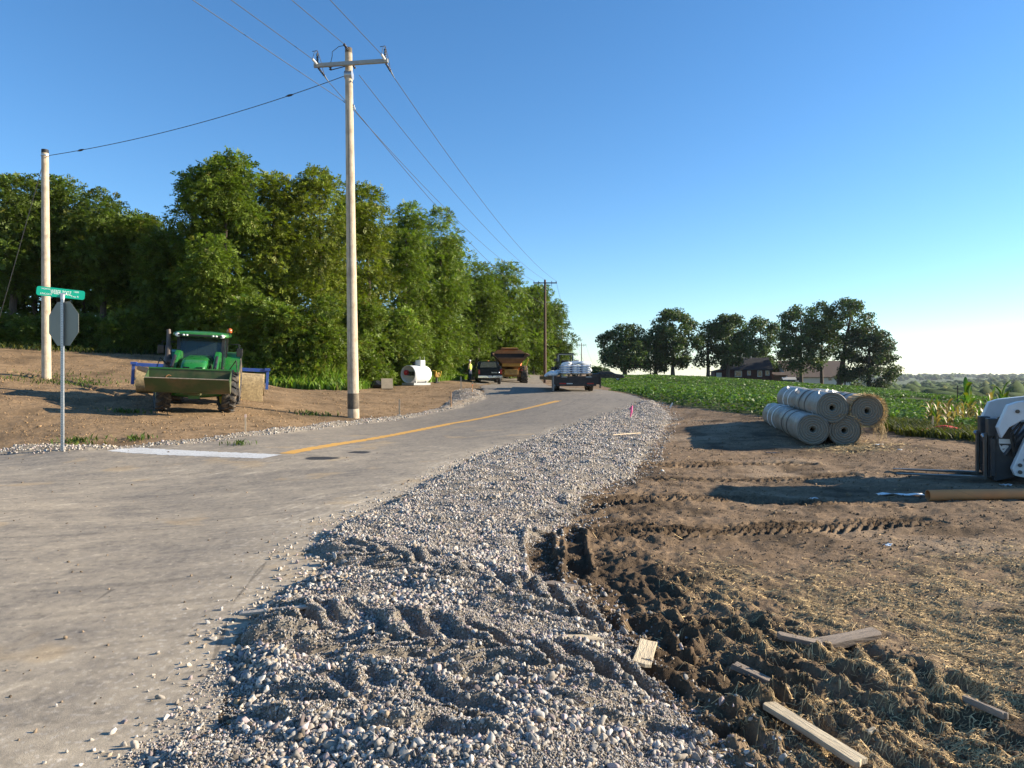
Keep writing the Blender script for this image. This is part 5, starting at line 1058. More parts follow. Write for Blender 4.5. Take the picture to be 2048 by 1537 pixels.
for t in np.linspace(-1, 1, 30):
    r0 = .40 * (1 + .02 * math.sin(t * 9) + rs.uniform(-.004, .004)); L.append([Vector((t * Lr / 2, r0 * math.cos(a), r0 * math.sin(a) * (1 + (.18 if math.sin(a) < 0 else 0) * (1 + .3 * math.sin(7 * t))))) for a in [2 * math.pi * i / 28 for i in range(28)]])
MB().loft(L, True, True).build('blanket', M_STRAWB, sr_)
hang = MB(); n = 36; L = []
for i in range(n):
    t = i / (n - 1); x = -Lr / 2 * (.98 - .62 * t) ; low = -.62 - .42 * math.sin(math.pi * min(1, .25 + t)) ** 2 * (1 - .5 * t); L.append([Vector((x, .41 * math.cos(a), .41 * math.sin(a))) for a in (R(60), R(30), 0)] + [Vector((x, .40 - .1 * q + .003 * math.sin(i * .6), low * q)) for q in (.35, .7, 1)])
for i in range(n - 1): hang.add(L[i] + L[i + 1], [(k, k + 1, k + 7, k + 6) for k in range(5)], True)
N = 900; t = rng.random(N); fx = -Lr / 2 * (.98 - .62 * t); fz = -.62 - .42 * np.sin(math.pi * np.minimum(1, .25 + t)) ** 2 * (1 - .5 * t); c = np.stack([fx, .31 + .05 * rng.random(N), fz + .15 * rng.random(N)], -1); d = nrm(np.stack([rng.normal(0, .35, N), rng.normal(0, .3, N), -np.ones(N)], -1)); l = rng.uniform(.05, .22, (N, 1)); s_ = nrm(np.cross(d, rng.normal(size=(N, 3)))) * .007
np_mesh('straw_fringe', np.stack([c - s_, c + s_, c + d * l + s_ * .5, c + d * l - s_ * .5], 1).reshape(-1, 3), np.arange(N * 4).reshape(-1, 4), M_STRAW, sr_, col=np.repeat(straw_cols(N), 4, 0))
hf = hang.build('hanging_flap', M_STRAWB, sr_); md = hf.modifiers.new('solidify', 'SOLIDIFY'); md.thickness = .03
MB().tube([(-Lr / 2 - .14, 0, 0), (Lr / 2 + .14, 0, 0)], .045, 12).build('core_bar', M_GAL, sr_)
paper_tube('cardboard_tube', 'pale cardboard tube slanting from the blue frame over the tractor bucket', at(279, 737, 24.9), at(338, 756, 20.75), .085)

# ------------------------------------------------------------------ pickup truck
M_PICK = mat('black green car paint', (.007, .010, .010), .38, 0, .1, 3, 0, dirt=(.06, .05, .04), dirt_amt=.15, spec=.2); M_TAIL = mat('red lamp', (.35, .015, .012), .2, 0, .1)
def body_loft(secs, n=4):
    """sections (y, width, zbottom, ztop, radius)"""
    return [[Vector((p[0], y, p[1])) for p in rrect(w, zt_ - zb_, r, zb_, n)] for y, w, zb_, zt_, r in secs]
hd = Vector((-.10, .995, 0)).normalized(); rear = on(980, 58.5); oP = rear + hd * 2.9; oP.z = float(gz(rear.x, rear.y)[0])
pk = thing('pickup_truck', 'dark pickup truck seen from behind, stopped on the road beside the dump truck', 'pickup', oP, math.atan2(-hd.x, hd.y))
MB().loft(body_loft([(-2.85, 1.96, .62, 1.26, .08), (-1.0, 2.0, .55, 1.28, .08), (-.9, 2.02, .42, 1.28, .1), (1.1, 2.02, .42, 1.26, .1), (2.5, 1.95, .45, 1.2, .16), (2.9, 1.8, .5, 1.05, .16)]), True).build('body', M_PICK, pk, .01)
MB().loft([[Vector((p[0] * (1 if p[1] < .3 else .82), y, p[1] + 1.27)) for p in rrect(1.92, h, .1, 0, 4)] for y, h in ((-.95, .30), (-.8, .68), (.35, .70), (1.0, .25))], True, False).build('cab', M_PICK, pk)
MB().prism([(-.72, 1.42), (.72, 1.42), (.62, 1.86), (-.62, 1.86)], -.965, -.90, 'y').build('rear_window', M_DGLASS, pk)
for s in (-1, 1):
    MB().prism([(-.75, 1.4), (.75, 1.4), (.3, 1.85), (-.68, 1.86)], s * .84, s * .90, 'x').build('side_window', M_DGLASS, pk)
    for y in (-1.85, 1.85): tyre(pk, (s * .84, y, .4), .4, .27, .24, lugs=0, m=M_BLK, face=s)
    MB().box((s * .9, -2.86, 1.02), (.14, .06, .36)).build('tail_light', M_TAIL, pk, .01); MB().box((s * 1.13, .75, 1.45), (.2, .1, .22)).box((s * 1.02, .75, 1.4), (.12, .04, .04)).build('side_mirror', M_BLKP, pk, .02)
tg = MB().box((0, -2.87, .98), (1.62, .06, .54)).box((0, -2.86, 1.27), (1.66, .08, .04)).build('tailgate', M_PICK, pk, .012); text_part('lettering', 'DODGE', .13, (.35, -2.905, .96), (R(90), 0, 0), M_CHROME, tg, .004)
MB().lathe([(.07, 0), (.07, .01), (.001, .014)], 14, Matrix.Translation((.72, -2.9, .96)) @ Matrix.Rotation(R(-90), 4, 'Z')).build('badge', M_CHROME, tg)
bm_ = MB().box((-.6, -2.95, .62), (.8, .14, .2)).box((.6, -2.95, .62), (.8, .14, .2)).box((0, -2.94, .58), (.5, .1, .14)).build('rear_bumper', M_CHROME, pk, .02); MB().box((0, -3.0, .64), (.3, .012, .15)).build('number_plate', M_WHITE, bm_)
MB().box((0, -2.7, .42), (.1, .5, .1)).box((0, .0, .45), (1.2, 4.6, .12)).build('frame', M_BLKP, pk); MB().tube([(.0, -.2, 1.98), (.0, -.2, 2.02)], .1, 10).build('roof_marker', M_ORNG, pk)

# ------------------------------------------------------------------ articulated dump truck
M_DY = mat('dusty yellow paint', (.42, .23, .04), .6, 0, .2, 2, .1, dirt=(.2, .11, .06), dirt_amt=.7); M_RUST = mat('rusty bowl steel', (.20, .11, .06), .75, .3, .3, 2, .2, dirt=(.08, .05, .035), dirt_amt=.6); M_BIN = mat('dark bowl inside', (.045, .04, .036), .8, .2, .3, 2, .2)
hd = Vector((-.04, 1, 0)).normalized(); oD = on(1023, 66.5); oD.z = float(gz(oD.x + 1, 66.)[0])
dt = thing('dump_truck', 'yellow articulated dump truck seen from behind, bowl empty and rusty', 'dump truck', oD + hd * 4.2, math.atan2(-hd.x, hd.y))
rw = MB()
def plate(mb, pts, th):
    p = [Vector(q) for q in pts]; nv = (p[1] - p[0]).cross(p[2] - p[0]).normalized() * th; n = len(p); mb.add(p + [q + nv for q in p], [tuple(range(n)), tuple(range(2 * n - 1, n - 1, -1))] + [(i, (i + 1) % n, (i + 1) % n + n, i + n) for i in range(n)])
for s in (-1, 1):
    plate(rw, [(s * .95, -4.1, 1.95), (s * 1.66, -4.2, 2.62), (s * 1.66, 1.2, 2.95), (s * .95, 1.2, 1.6)], .06 * s); rw.bar((s * 1.66, -4.2, 2.64), (s * 1.66, 1.2, 2.97), .14, .14)
plate(rw, [(-.95, -4.1, 1.95), (.95, -4.1, 1.95), (.95, 1.2, 1.55), (-.95, 1.2, 1.55)], .08); bo = rw.build('dump_bowl', M_RUST, dt)
MB().prism([(-.95, 1.6), (.95, 1.6), (1.68, 2.95), (1.2, 3.35), (-1.2, 3.35), (-1.68, 2.95)], 1.2, 1.3, 'y').build('headboard', M_BIN, bo); MB().box((0, .95, 3.4), (1.75, .75, .08), Matrix.Rotation(R(-10), 3, 'X')).prism([(-1.68, 2.97), (1.68, 2.97), (1.2, 3.33), (-1.2, 3.33)], 1.06, 1.18, 'y').build('spill_guard', mat('sunlit orange tone', (.45, .2, .07), .6, 0, .2, 2, .1, dirt=(.25, .14, .07), dirt_amt=.6), bo)  # orange tone paints sunlight onto the headboard top, above its dark face
MB().tube([(-.8, 1.0, 3.5), (.8, 1.0, 3.5)], .07, 10).build('guard_rail', M_DY, bo)
tl = MB(); plate(tl, [(-.95, -4.1, 1.92), (.95, -4.1, 1.92), (1.2, -4.6, 2.35), (-1.2, -4.6, 2.35)], .06); tl.bar((-1.25, -4.62, 2.36), (1.25, -4.62, 2.36), .12, .1); tl.build('tail_lip', M_RUST, bo)
MB().prism([(-4.0, 1.9), (1.0, 1.52), (1.0, 1.36), (-3.9, 1.6)], -.85, .85, 'x').build('bowl_underside', M_DY, bo)
MB().box((0, -1.0, 1.15), (.9, 5.6, .35)).box((0, -3.7, 1.05), (1.3, .2, .5)).build('rear_frame', M_DY, dt, .03)
MB().prism([(-1.0, .62), (1.0, .62), (1.0, .95), (.45, 1.12), (0, 1.2), (-.45, 1.12), (-1.0, .95)], -3.2, -2.6, 'y').build('axle_housing', M_DY, dt, .04)
MB().prism([(-1.0, .62), (1.0, .62), (1.0, .95), (.45, 1.12), (-.45, 1.12), (-1.0, .95)], -1.2, -.6, 'y').build('axle_housing', M_DY, dt, .04)
for s in (-1, 1):
    for y in (-2.9, -1.0, 3.4): tyre(dt, (s * 1.25, y, .84), .81, .68, .42, lugs=16, rim_m=M_DY, lug_h=.05, face=s)
    MB().tube([(s * .8, -1.6, 1.3), (s * 1.15, .6, 2.0)], .09, 10).build('hoist_cylinder', M_ORNG, dt)
    MB().box((s * 1.0, -3.85, 1.25), (.18, .06, .12)).build('tail_light', M_TAIL, dt); MB().bar((s * 1.3, -3.9, 1.3), (s * 1.6, -4.0, 2.3), .05).build('bowl_strut', M_DY, dt)
MB().loft(body_loft([(1.7, 2.6, 1.0, 2.1, .2), (2.6, 2.7, .9, 2.2, .2), (4.6, 2.4, .9, 1.9, .3)])).build('tractor_body', M_DY, dt); MB().loft(body_loft([(1.9, 1.5, 2.1, 3.2, .12), (3.2, 1.45, 2.1, 3.2, .12)])).build('cab', M_DGLASS, dt)
MB().bar((-1.75, 1.5, 1.9), (-1.75, 1.5, 3.1), .06).box((-1.75, 1.45, 2.9), (.3, .1, .5)).bar((-1.75, 1.5, 3.1), (-1.0, 1.8, 3.1), .05).build('mirror', M_BLKP, dt)

# ------------------------------------------------------------------ flatbed trailer with load
M_TRL = mat('black trailer steel', (.016, .013, .013), .5, .2, .3, 3, .1, dirt=(.10, .06, .045), dirt_amt=.45); M_DECK = mat('deck planks', (.26, .2, .14), .85, 0, .25, 3, .4, stretch=(6, .5, 1))
hd = Vector((-.06, 1, 0)).normalized(); oT = on(1153, 35.8); oT.z = float(gz(oT.x, oT.y)[0])
tb = thing('flatbed_trailer', 'black flatbed trailer loaded with wrapped bags, parked on the right lane', 'trailer', oT, math.atan2(-hd.x, hd.y)); DZ = .78
MB().box((0, 3.2, DZ - .05), (2.36, 6.2, .06)).build('deck', M_DECK, tb)
fr_ = MB().box((0, .03, DZ - .22), (2.4, .08, .42)); fr_.box((0, .0, DZ - .46), (2.0, .1, .1)); 
for s in (-1, 1): fr_.box((s * 1.2, 3.2, DZ - .1), (.08, 6.3, .2))
fr_.build('chassis', M_TRL, tb, .006)
MB().box((-1.21, -.05, DZ - .36), (.05, .5, .78)).build('ramp_plate', mat('grey blue steel', (.12, .14, .16), .5, .4, .2, 4), tb, .006); MB().box((1.21, .05, DZ - .3), (.05, .3, .6)).build('corner_post', M_TRL, tb, .006)
for s in (-1, 1):
    for y in (1.0, 1.95): tyre(tb, (s * .88, y, .37), .37, .24, .2, lugs=0, m=M_BLK, face=s)
    MB().box((s * .7, -.02, DZ - .40), (.34, .03, .09)).build('tail_light', M_TAIL, tb, .005); MB().box((s * .62, -.02, DZ - .05), (.3, .02, .03)).build('reflector', M_GAL, tb)
MB().box((-.35, -.02, DZ - .42), (.3, .012, .12)).build('number_plate', M_GAL, tb)
for x in (-.35, .25, .8): MB().bar((x, .3, DZ + .01), (x, .3, DZ + .09), .1).build('load_block', M_TRL, tb)
Mt = tb.matrix_basis.copy(); Mt = Matrix.Translation(oT) @ Matrix.Rotation(math.atan2(-hd.x, hd.y), 4, 'Z')
def striped():
    m, nt, p, L = NT('white bag with blue print'); tc = nt.nodes.new('ShaderNodeTexCoord'); n = noise_node(nt, 3.5, 3, tc.outputs['Object'], .5, (1, 1, 6)); c = mixc(nt, maprange(nt, n.outputs[0], .5, .56, 0, .85), (.70, .71, .72), (.10, .19, .36)); L.new(c, p.inputs['Base Color']); p.inputs['Roughness'].default_value = .4; return m
M_BAG = striped(); M_BAGW = mat('white plastic bag', (.74, .74, .73), .4, 0, .06, 6, .3)
M_PAL = mat('pallet wood', (.36, .29, .2), .85, 0, .2, 5, .4, dirt=(.2, .15, .1), dirt_amt=.4)
def pallet(name, label, M, w=1.2, d=1.0, group=None):
    o = thing(name, label, 'pallet', M.translation, M.to_euler(), group)
    for k in range(7): MB().box((0, (k / 6 - .5) * (d - .1), .115), (w, .095, .018)).build('top_slat', M_PAL, o)
    for x in (-.55, 0, .55): MB().box((x * w / 1.2, 0, .06), (.05, d, .088)).build('stringer', M_PAL, o)
    for y in (-.42, 0, .42): MB().box((0, y * d, .008), (w, .095, .016)).build('bottom_slat', M_PAL, o)
    return o
pallet('pallet', 'wooden pallet under the blue printed bags on the trailer', Mt @ Matrix.Translation((.02, .72, DZ - .02)), 1.5, 1.0)
for ly in range(4):
    for ix in range(3):
        for iy in range(2):
            b = pill((0, 0, 0), (.52, .5, .135)).build('seed_bag', M_BAG, None); b.matrix_world = Mt @ Matrix.Translation((-.48 + ix * .5 + random.uniform(-.015, .015), .46 + iy * .5, DZ + .17 + ly * .112)) @ Matrix.Rotation(random.uniform(-.06, .06), 4, 'Z')
            b.rotation_euler = b.matrix_world.to_euler(); tag(b, 'white bag with blue print in the wrapped stack on the trailer pallet', 'bag', 'bags stacked on the trailer pallet')
for j, (x, y, z, s, lab) in enumerate(((-.42, .55, .66, .5, 'white bag lying on top of the stack at its left corner'), (.05, .8, .72, .62, 'puffy white bag on the middle of the stack top'), (.5, .6, .70, .6, 'white bag slumping over the right end of the stack top'), (.72, .62, .42, .42, 'white bag hanging down the right side of the stack'))):
    b = pill((0, 0, 0), (s, .5, .2)).build('white_bag', M_BAGW, None); b.matrix_world = Mt @ Matrix.Translation((x, y, DZ + z - .04)) @ Matrix.Rotation(random.uniform(-.5, .5), 4, 'Z') @ Matrix.Rotation(random.uniform(-.2, .2) + (.9 if j == 3 else 0), 4, 'Y'); tag(b, lab, 'bag', 'loose white bags on the trailer')
for j, (x, y, z, lab) in enumerate(((-1.05, .9, .1, 'white bag lying flat at the left edge of the trailer deck'), (-.85, 1.2, .2, 'crumpled white bag leaning on the left side of the stack'), (-1.2, 1.6, .12, 'white bag farther forward along the left deck edge'))):
    b = pill((0, 0, 0), (.55, .4, .22)).build('white_bag', M_BAGW, None); b.matrix_world = Mt @ Matrix.Translation((x, y, DZ + z)) @ Matrix.Rotation(random.uniform(-.5, .5), 4, 'Z') @ Matrix.Rotation(-.25 * j, 4, 'Y'); tag(b, lab, 'bag', 'loose white bags on the trailer')
sk = thing('skid_steer', 'black skid steer loader standing on the trailer behind the bags', 'skid steer', Mt @ Vector((-.05, 4.1, DZ)), math.atan2(-hd.x, hd.y)); sk.scale = (.8, .8, .68)
MB().loft(body_loft([(-1.3, 1.3, .25, .95, .1), (.9, 1.3, .25, .9, .1)])).build('body', M_BLKP, sk); cf = MB()
for x in (-.48, .48):
    for y in (-.7, .5): cf.bar((x, y, .8), (x * .96, y * .9, 1.78), .08)
cf.box((0, -.1, 1.82), (1.08, 1.35, .1)).build('cab_frame', M_BLKP, sk, .01); MB().box((-.72, -.75, 1.32), (.16, 1.2, .2)).box((.72, -.75, 1.2), (.16, 1.2, .2)).build('lift_arm', M_BLKP, sk, .01); MB().box((0, -.3, 1.05), (.5, .4, .5)).build('seat', M_SEAT, sk, .04)
MB().box((-.56, -.78, 1.45), (.03, .02, .5)).box((.5, -.74, 1.4), (.03, .02, .7)).build('pale_strips', M_WHITE, sk); MB().bar((-.5, -.68, 1.75), (.5, -.68, 1.75), .05).build('rear_bar', M_GAL, sk)  # pale strips along the cab edges
for s in (-1, 1):
    for y in (-.6, .55): tyre(sk, (s * .74, y, .38), .38, .26, .2, lugs=0, m=M_BLK, face=s)

# ------------------------------------------------------------------ dark sedan at the field edge
M_CAR = mat('dark blue car paint', (.006, .009, .018), .3, 0, .08, 3, 0, coat=.15, spec=.3); oC = at(1215, 761.5, 104); oC.z = float(gz(oC.x, oC.y)[0]) + .12
cr = thing('parked_car', 'dark blue sedan at the near end of the crop, seen side on', 'car', oC, R(-98))
prof = [(-2.4, .35), (-2.42, .72), (-2.2, .98), (-1.5, 1.04), (-.75, 1.42), (.2, 1.45), (1.15, 1.0), (2.1, .86), (2.4, .66), (2.4, .35)]
MB().loft([[Vector((x * k, y * (1 if abs(k) > .9 else 1), z)) for y, z in prof] for x, k in ()] or [[Vector((x, y * ky, z if z < .9 else .9 + (z - .9) * kz)) for y, z in prof] for x, ky, kz in ((-.9, .97, .15), (-.88, .99, .55), (-.66, 1, 1), (.66, 1, 1), (.88, .99, .55), (.9, .97, .15))], True).build('body', M_CAR, cr, .03)
for s in (-1, 1):
    MB().prism([(-1.35, 1.0), (.95, 1.0), (.2, 1.38), (-.72, 1.36)], s * .80, s * .84, 'x').build('side_window', M_DGLASS, cr); MB().box((s * .6, 2.36, .66), (.4, .1, .14)).build('headlight', M_LAMP, cr, .02); MB().box((s * .95, .85, 1.0), (.16, .1, .12)).build('side_mirror', M_CAR, cr, .02)
    for y in (-1.45, 1.5): tyre(cr, (s * .82, y, .32), .32, .2, .2, lugs=0, m=M_BLK, face=s)

# ------------------------------------------------------------------ skid steer with pallet forks, near right
M_SKW = mat('white machine paint', (.60, .62, .64), .35, 0, .06, 2, 0, dirt=(.32, .27, .2), dirt_amt=.35); M_SKD = mat('charcoal machine paint', (.02, .022, .026), .5, 0, .2, 4, .1, dirt=(.15, .12, .09), dirt_amt=.4); M_FORK = mat('fork steel', (.10, .095, .09), .5, .6, .25, 6, .1, dirt=(.16, .12, .08), dirt_amt=.5)
hd = Vector((-.91, .41, 0)).normalized(); oK = gxyz(7.39, 11.15)
ks = thing('skid_steer', 'white skid steer loader with black pallet forks cut off by the right picture edge', 'skid steer', oK, math.atan2(-hd.x, hd.y))
for s in (-1, 1): MB().prism([(0, .02), (1.22, .035), (1.22, .045), (.3, .06), (.04, .06), (.04, .72), (0, .72)], s * .32 - .055, s * .32 + .055, 'x').build('fork', M_FORK, ks, .004)
ca_ = MB().box((0, -.05, .60), (1.1, .05, .10)).box((0, -.05, .14), (1.1, .05, .10))
for s in (-1, 1): ca_.box((s * .32, -.04, .38), (.1, .06, .6)); ca_.box((s * .50, -.05, .38), (.07, .06, .55))
ca_.build('fork_carriage', M_SKD, ks, .005)
for s in (-1, 1):
    MB().prism([(s * .32 - .12, .68), (s * .32 + .12, .68), (s * .32 + .13, .95), (s * .32 - .11, .95)], -.14, .0, 'y').build('backrest_block', M_SKD, ks, .01)
    MB().tube([(s * .34, .03, .66), (s * .3, .05, .7)], .03, 10).build('lock_pin', M_GAL, ks)
cpl = MB().prism([(-.06, .02), (-.10, .02), (-.34, .10), (-.40, .55), (-.26, .86), (-.12, .9), (-.08, .6)], -.52, .52, 'x').build('coupler', M_SKD, ks, .01)
lb = MB().box((-.527, -.2, .62), (.006, .16, .07)).build('label_plate', M_WHITE, cpl)
MB().prism([(-.28, .58), (-.245, .54), (-.235, .56), (-.20, .565), (-.165, .56), (-.155, .54), (-.12, .58), (-.14, .50), (-.17, .455), (-.2, .44), (-.23, .455), (-.26, .50)], -.534, -.522, 'x').build('emblem', M_WHITE, cpl)
for yy in (-.225, -.175): MB().prism([(yy - .02, .515), (yy + .02, .505), (yy, .495)], -.538, -.533, 'x').build('emblem_eye', M_BLKP, cpl)
for s in (-1, 1):
    x0, x1 = s * .60, s * .78
    MB().prism([(-2.3, 1.12), (-2.3, 1.36), (-.9, 1.30), (-.32, 1.22), (-.19, 1.17), (-.06, .84), (-.11, .68), (-.2, .84), (-.36, .95), (-.8, 1.0)], x0, x1, 'x').build('lift_arm', M_SKW, ks, .012)
    MB().prism([(-.78, .98), (-.48, .90), (-.24, .24), (-.28, .14), (-.38, .12), (-.46, .2), (-.66, .66)], x0 + .012 * s, x1 - .012 * s, 'x').build('arm_leg', M_SKW, ks, .012)
    MB().tube([(s * .60, -.62, 1.0), (s * .60, -.3, .6)], .05, 12).tube([(s * .60, -.3, .6), (s * .60, -.18, .42)], .03, 12).build('tilt_cylinder', M_SKD, ks)
    for yy, zz in ((-.33, .2), (-.33, .30), (-.30, 1.08), (-.4, .38)): MB().tube([(s * .785, yy, zz), (s * .80, yy, zz)], .028, 12).tube([(s * .80, yy, zz), (s * .81, yy, zz)], .016, 6).build('pivot_pin', M_FORK, ks)
    MB().tube([(s * .7, -.36, .92), (s * .74, -.22, .74), (s * .7, -.26, .55), (s * .6, -.3, .4)], .018, 8).tube([(s * .66, -.4, .92), (s * .7, -.28, .7), (s * .66, -.3, .5)], .018, 8).build('hydraulic_hose', M_BLK, ks)
    for y in (-1.05, -2.1): tyre(ks, (s * .78, y, .42), .41, .3, .22, lugs=16, rim_m=M_SKW, face=s)
MB().loft(body_loft([(-2.8, 1.25, .25, 1.3, .1), (-2.2, 1.3, .22, 1.35, .1), (-.75, 1.25, .22, .75, .06)])).build('body', M_SKW, ks)
cf = MB()
for x in (-.46, .46): cf.bar((x, -.8, .7), (x, -.95, 1.95), .08); cf.bar((x, -2.1, 1.2), (x, -1.95, 1.95), .08)
cf.box((0, -1.45, 1.98), (1.05, 1.2, .08)).build('cab_frame', M_SKD, ks, .01); panel(ks, 'cab_door', [(-.44, -.8, .75), (.44, -.8, .75), (.44, -.95, 1.92), (-.44, -.95, 1.92)], M_CABG)
for s in (-1, 1): panel(ks, 'side_window', [(s * .47, -.9, .95), (s * .47, -2.0, 1.3), (s * .47, -1.95, 1.92), (s * .47, -1.0, 1.92)], M_GRILL)

# ------------------------------------------------------------------ fuel tank, pallet, tarp, rammer
k = 44 / F; tb0 = gp(815, 772); ta = thing('fuel_tank', 'white cylindrical tank on a skid with red hose in its open end', 'tank', tb0, R(-26)); rT = .55
M_TANK = mat('white tank paint', (.72, .73, .72), .35, 0, .05, 2, 0, dirt=(.4, .34, .25), dirt_amt=.25)
Mx = Matrix.Translation((0, 0, .72)) @ Matrix.Rotation(R(90), 4, 'Z')
MB().lathe([(rT * .96, .05), (rT, .05), (rT, .5), (rT, 1.9), (rT * .85, 2.05), (.001, 2.1)], 36, Mx).lathe([(rT * .96, .05), (rT * .96, .42), (.001, .45)], 36, Mx).build('shell', M_TANK, ta)
MB().box((0, .28, .6), (.8, .4, .03)).build('pump_shelf', M_WHITE, ta); MB().lathe([(.16, -.09), (.16, .09), (.05, .09), (.05, -.09), (.16, -.09)], 20, Matrix.Translation((-.22, .2, .82))).build('hose_reel', M_RED, ta); MB().box((.16, .2, .76), (.22, .2, .26)).tube([(.0, .15, .9), (.1, .1, .75), (-.05, .08, .66), (.2, .06, .64)], .025, 8).build('pump', M_BLKP, ta)
MB().box((0, 1.0, .1), (.9, 1.9, .14)).box((-.35, .4, .22), (.08, .1, .2)).box((.35, .4, .22), (.08, .1, .2)).box((-.35, 1.6, .22), (.08, .1, .2)).box((.35, 1.6, .22), (.08, .1, .2)).build('skid', mat('grey skid paint', (.3, .31, .31), .6), ta, .01)
MB().box((.12, 1.25, 1.40), (.42, .5, .42)).build('top_cabinet', M_TANK, ta, .015); MB().tube([(-.2, 1.0, 1.2), (-.2, 1.0, 1.42)], .1, 12).box((-.22, .95, 1.46), (.3, .2, .08)).build('filler_cap', M_BLKP, ta)
for x in (-.05, .28): MB().tube([(x, 1.48, 1.3), (x, 1.48, 1.85)], .012, 6).build('vent_pipe', M_GAL, ta)
c = gp(754, 777); tm = MB(); L = []; rs = random.Random(3)
for t in np.linspace(0, 1, 9):
    r = .30 * max(.15, math.sin(math.pi * (.06 + .88 * t))) ** .6; L.append([Vector(((t - .5) * 1.5, r * 1.2 * math.cos(a), .02 + max(0, r * 1.25 * (math.sin(a) * .6 + .5) * rs.uniform(.8, 1.15)))) for a in [2 * math.pi * i / 12 for i in range(12)]])
o = tm.loft(L, True).build('black_tarp', mat('black tarp', (.014, .015, .018), .5, 0, .3, 6, .5)); o.location = c; tag(o, 'crumpled black tarp heap on the soil left of the white tank', 'tarp')
c = gp(774, 779); pallet('pallet', 'grey wooden pallet propped on edge between tarp and white tank', Matrix.Translation(c + UP * .28) @ Matrix.Rotation(R(14), 4, 'Z') @ Matrix.Rotation(R(68), 4, 'X'), .62, .6)
c = gp(873, 767); rm = thing('rammer', 'yellow tamping rammer standing beside the weeds right of the white tank', 'rammer', c, .6); s = 1.0
MB().box((0, 0, .05), (.3, .36, .1)).build('shoe', M_BLK, rm, .02); MB().tube([(0, 0, .1), (0, 0, .42)], [.09, .08], 14).build('bellows', M_BLK, rm); MB().box((0, 0, .6), (.3, .4, .36)).build('engine', M_DY, rm, .04)
MB().tube([(-.2, -.2, .5), (-.2, -.35, .85), (-.2, .3, .9), (.2, .3, .9), (.2, -.35, .85), (.2, -.2, .5)], .022, 8).build('handle', mat('bright yellow paint', (.7, .42, .03), .5), rm)

# ------------------------------------------------------------------ farmhouse, barn, shed
M_SID = mat('dark red siding', (.06, .018, .016), .8, 0, .2, .8, .2, stretch=(.3, .3, 8)); M_ROOFB = mat('black shingles', (.022, .022, .026), .9, 0, .25, 2, .3); M_ROOFN = mat('brown metal roof', (.10, .07, .05), .7, 0, .12, .5, 0, stretch=(4, .3, .3)); M_WSID = mat('white siding', (.62, .63, .62), .7, 0, .06, .6, .1, stretch=(.3, .3, 8))
def gable(name, label, cat, px0, px1, pyb, pye, pyr, d, depth, mw, mr, yaw_=0., hip=.0):
    kk_ = d / F; w = (px1 - px0) * kk_; b = at((px0 + px1) / 2, pyb, d); b.z -= .0; hw = (pyb - pye) * kk_; hr = (pye - pyr) * kk_; o = thing(name, label, cat, b, yaw_)
    MB().prism([(0, -2.5), (depth, -2.5), (depth, hw), (depth / 2, hw + hr * .97), (0, hw)], -w / 2 + .25, w / 2 - .25, 'x').build('wall', mw, o); rf = MB()
    for y0, y1 in ((-.45, depth / 2), (depth + .45, depth / 2)): rf.prism([(y0, hw - .12), (y1, hw + hr), (y1, hw + hr + .16), (y0, hw + .04)], -w / 2, w / 2, 'x')
    return o, rf.build('roof', mr, o), w, hw, hr, kk_
hs_, hrf, w, hw, hr, kk_ = gable('farmhouse', 'dark red farmhouse with steep black roof under the trees', 'house', 1455, 1545, 757, 740, 716, 185, 8, M_SID, M_ROOFB, R(-4))
def win(o, px, py, ww, wh, cx, pyb, m=M_DGLASS):
    x = (px - cx) * kk_; z = (pyb - py) * kk_; f = MB().box((x, -.03, z), (ww + .3, .06, wh + .3)).build('window', M_WSID, o); MB().box((x, -.065, z), (ww, .012, wh)).box((x, -.075, z), (.07, .01, wh)).build('pane', m, f)
for px, py, ww, wh in ((1477, 748, 1.5, 1.3), (1498, 746.5, .6, .9), (1519, 748, .9, 1.3), (1534, 746.5, .7, 1.0)): win(hs_, px, py, ww, wh, 1500, 757)
MB().box((-w * .3, 1.2, hw + .8), (.5, .5, .3)).tube([(1.2, 3.6, hw + hr), (1.2, 3.6, hw + hr + .5)], .09, 8).build('roof_vent', M_GAL, hrf)
for s in (-1, 1): MB().box((s * (w / 2 - .15), 4, hw * .5), (.1, .1, hw)).build('corner_board', M_SID, hs_)
MB().prism([(-9.0, -2), (-w / 2, -2), (-w / 2, 2.5), (-9.0, 1.7)], .3, 5, 'y').build('porch', M_SID, hs_); MB().prism([(-9.3, 1.68), (-w / 2 + .1, 2.55), (-w / 2 + .1, 2.7), (-9.3, 1.83)], -.2, 5.3, 'y').build('porch_roof', M_ROOFB, hs_); MB().box((-7.9, .28, .9), (1.4, .06, 1.1)).build('porch_screen', M_WSID, hs_)
bn, brf, w, hw, hr, kk_ = gable('pale_barn', 'long pale barn with brown metal roof, partly hidden by tree trunks', 'barn', 1574, 1704, 767, 755, 722, 194, 14, M_WSID, M_ROOFN)
for px in (1597, 1660): win(bn, px, 758.5, .9, .8, 1639, 767)
gable('garden_shed', 'small brown shed between the farmhouse and the pale barn', 'shed', 1546, 1574, 758, 751, 746, 188, 3, mat('brown siding', (.12, .075, .05), .85), M_ROOFN)
gable('low_shelter', 'low white roofed shelter in front of the left end of the barn', 'shelter', 1566, 1592, 762, 760, 756, 180, 2.5, M_ROOFB, mat('pale sheet roof', (.5, .5, .5), .5), R(-12))

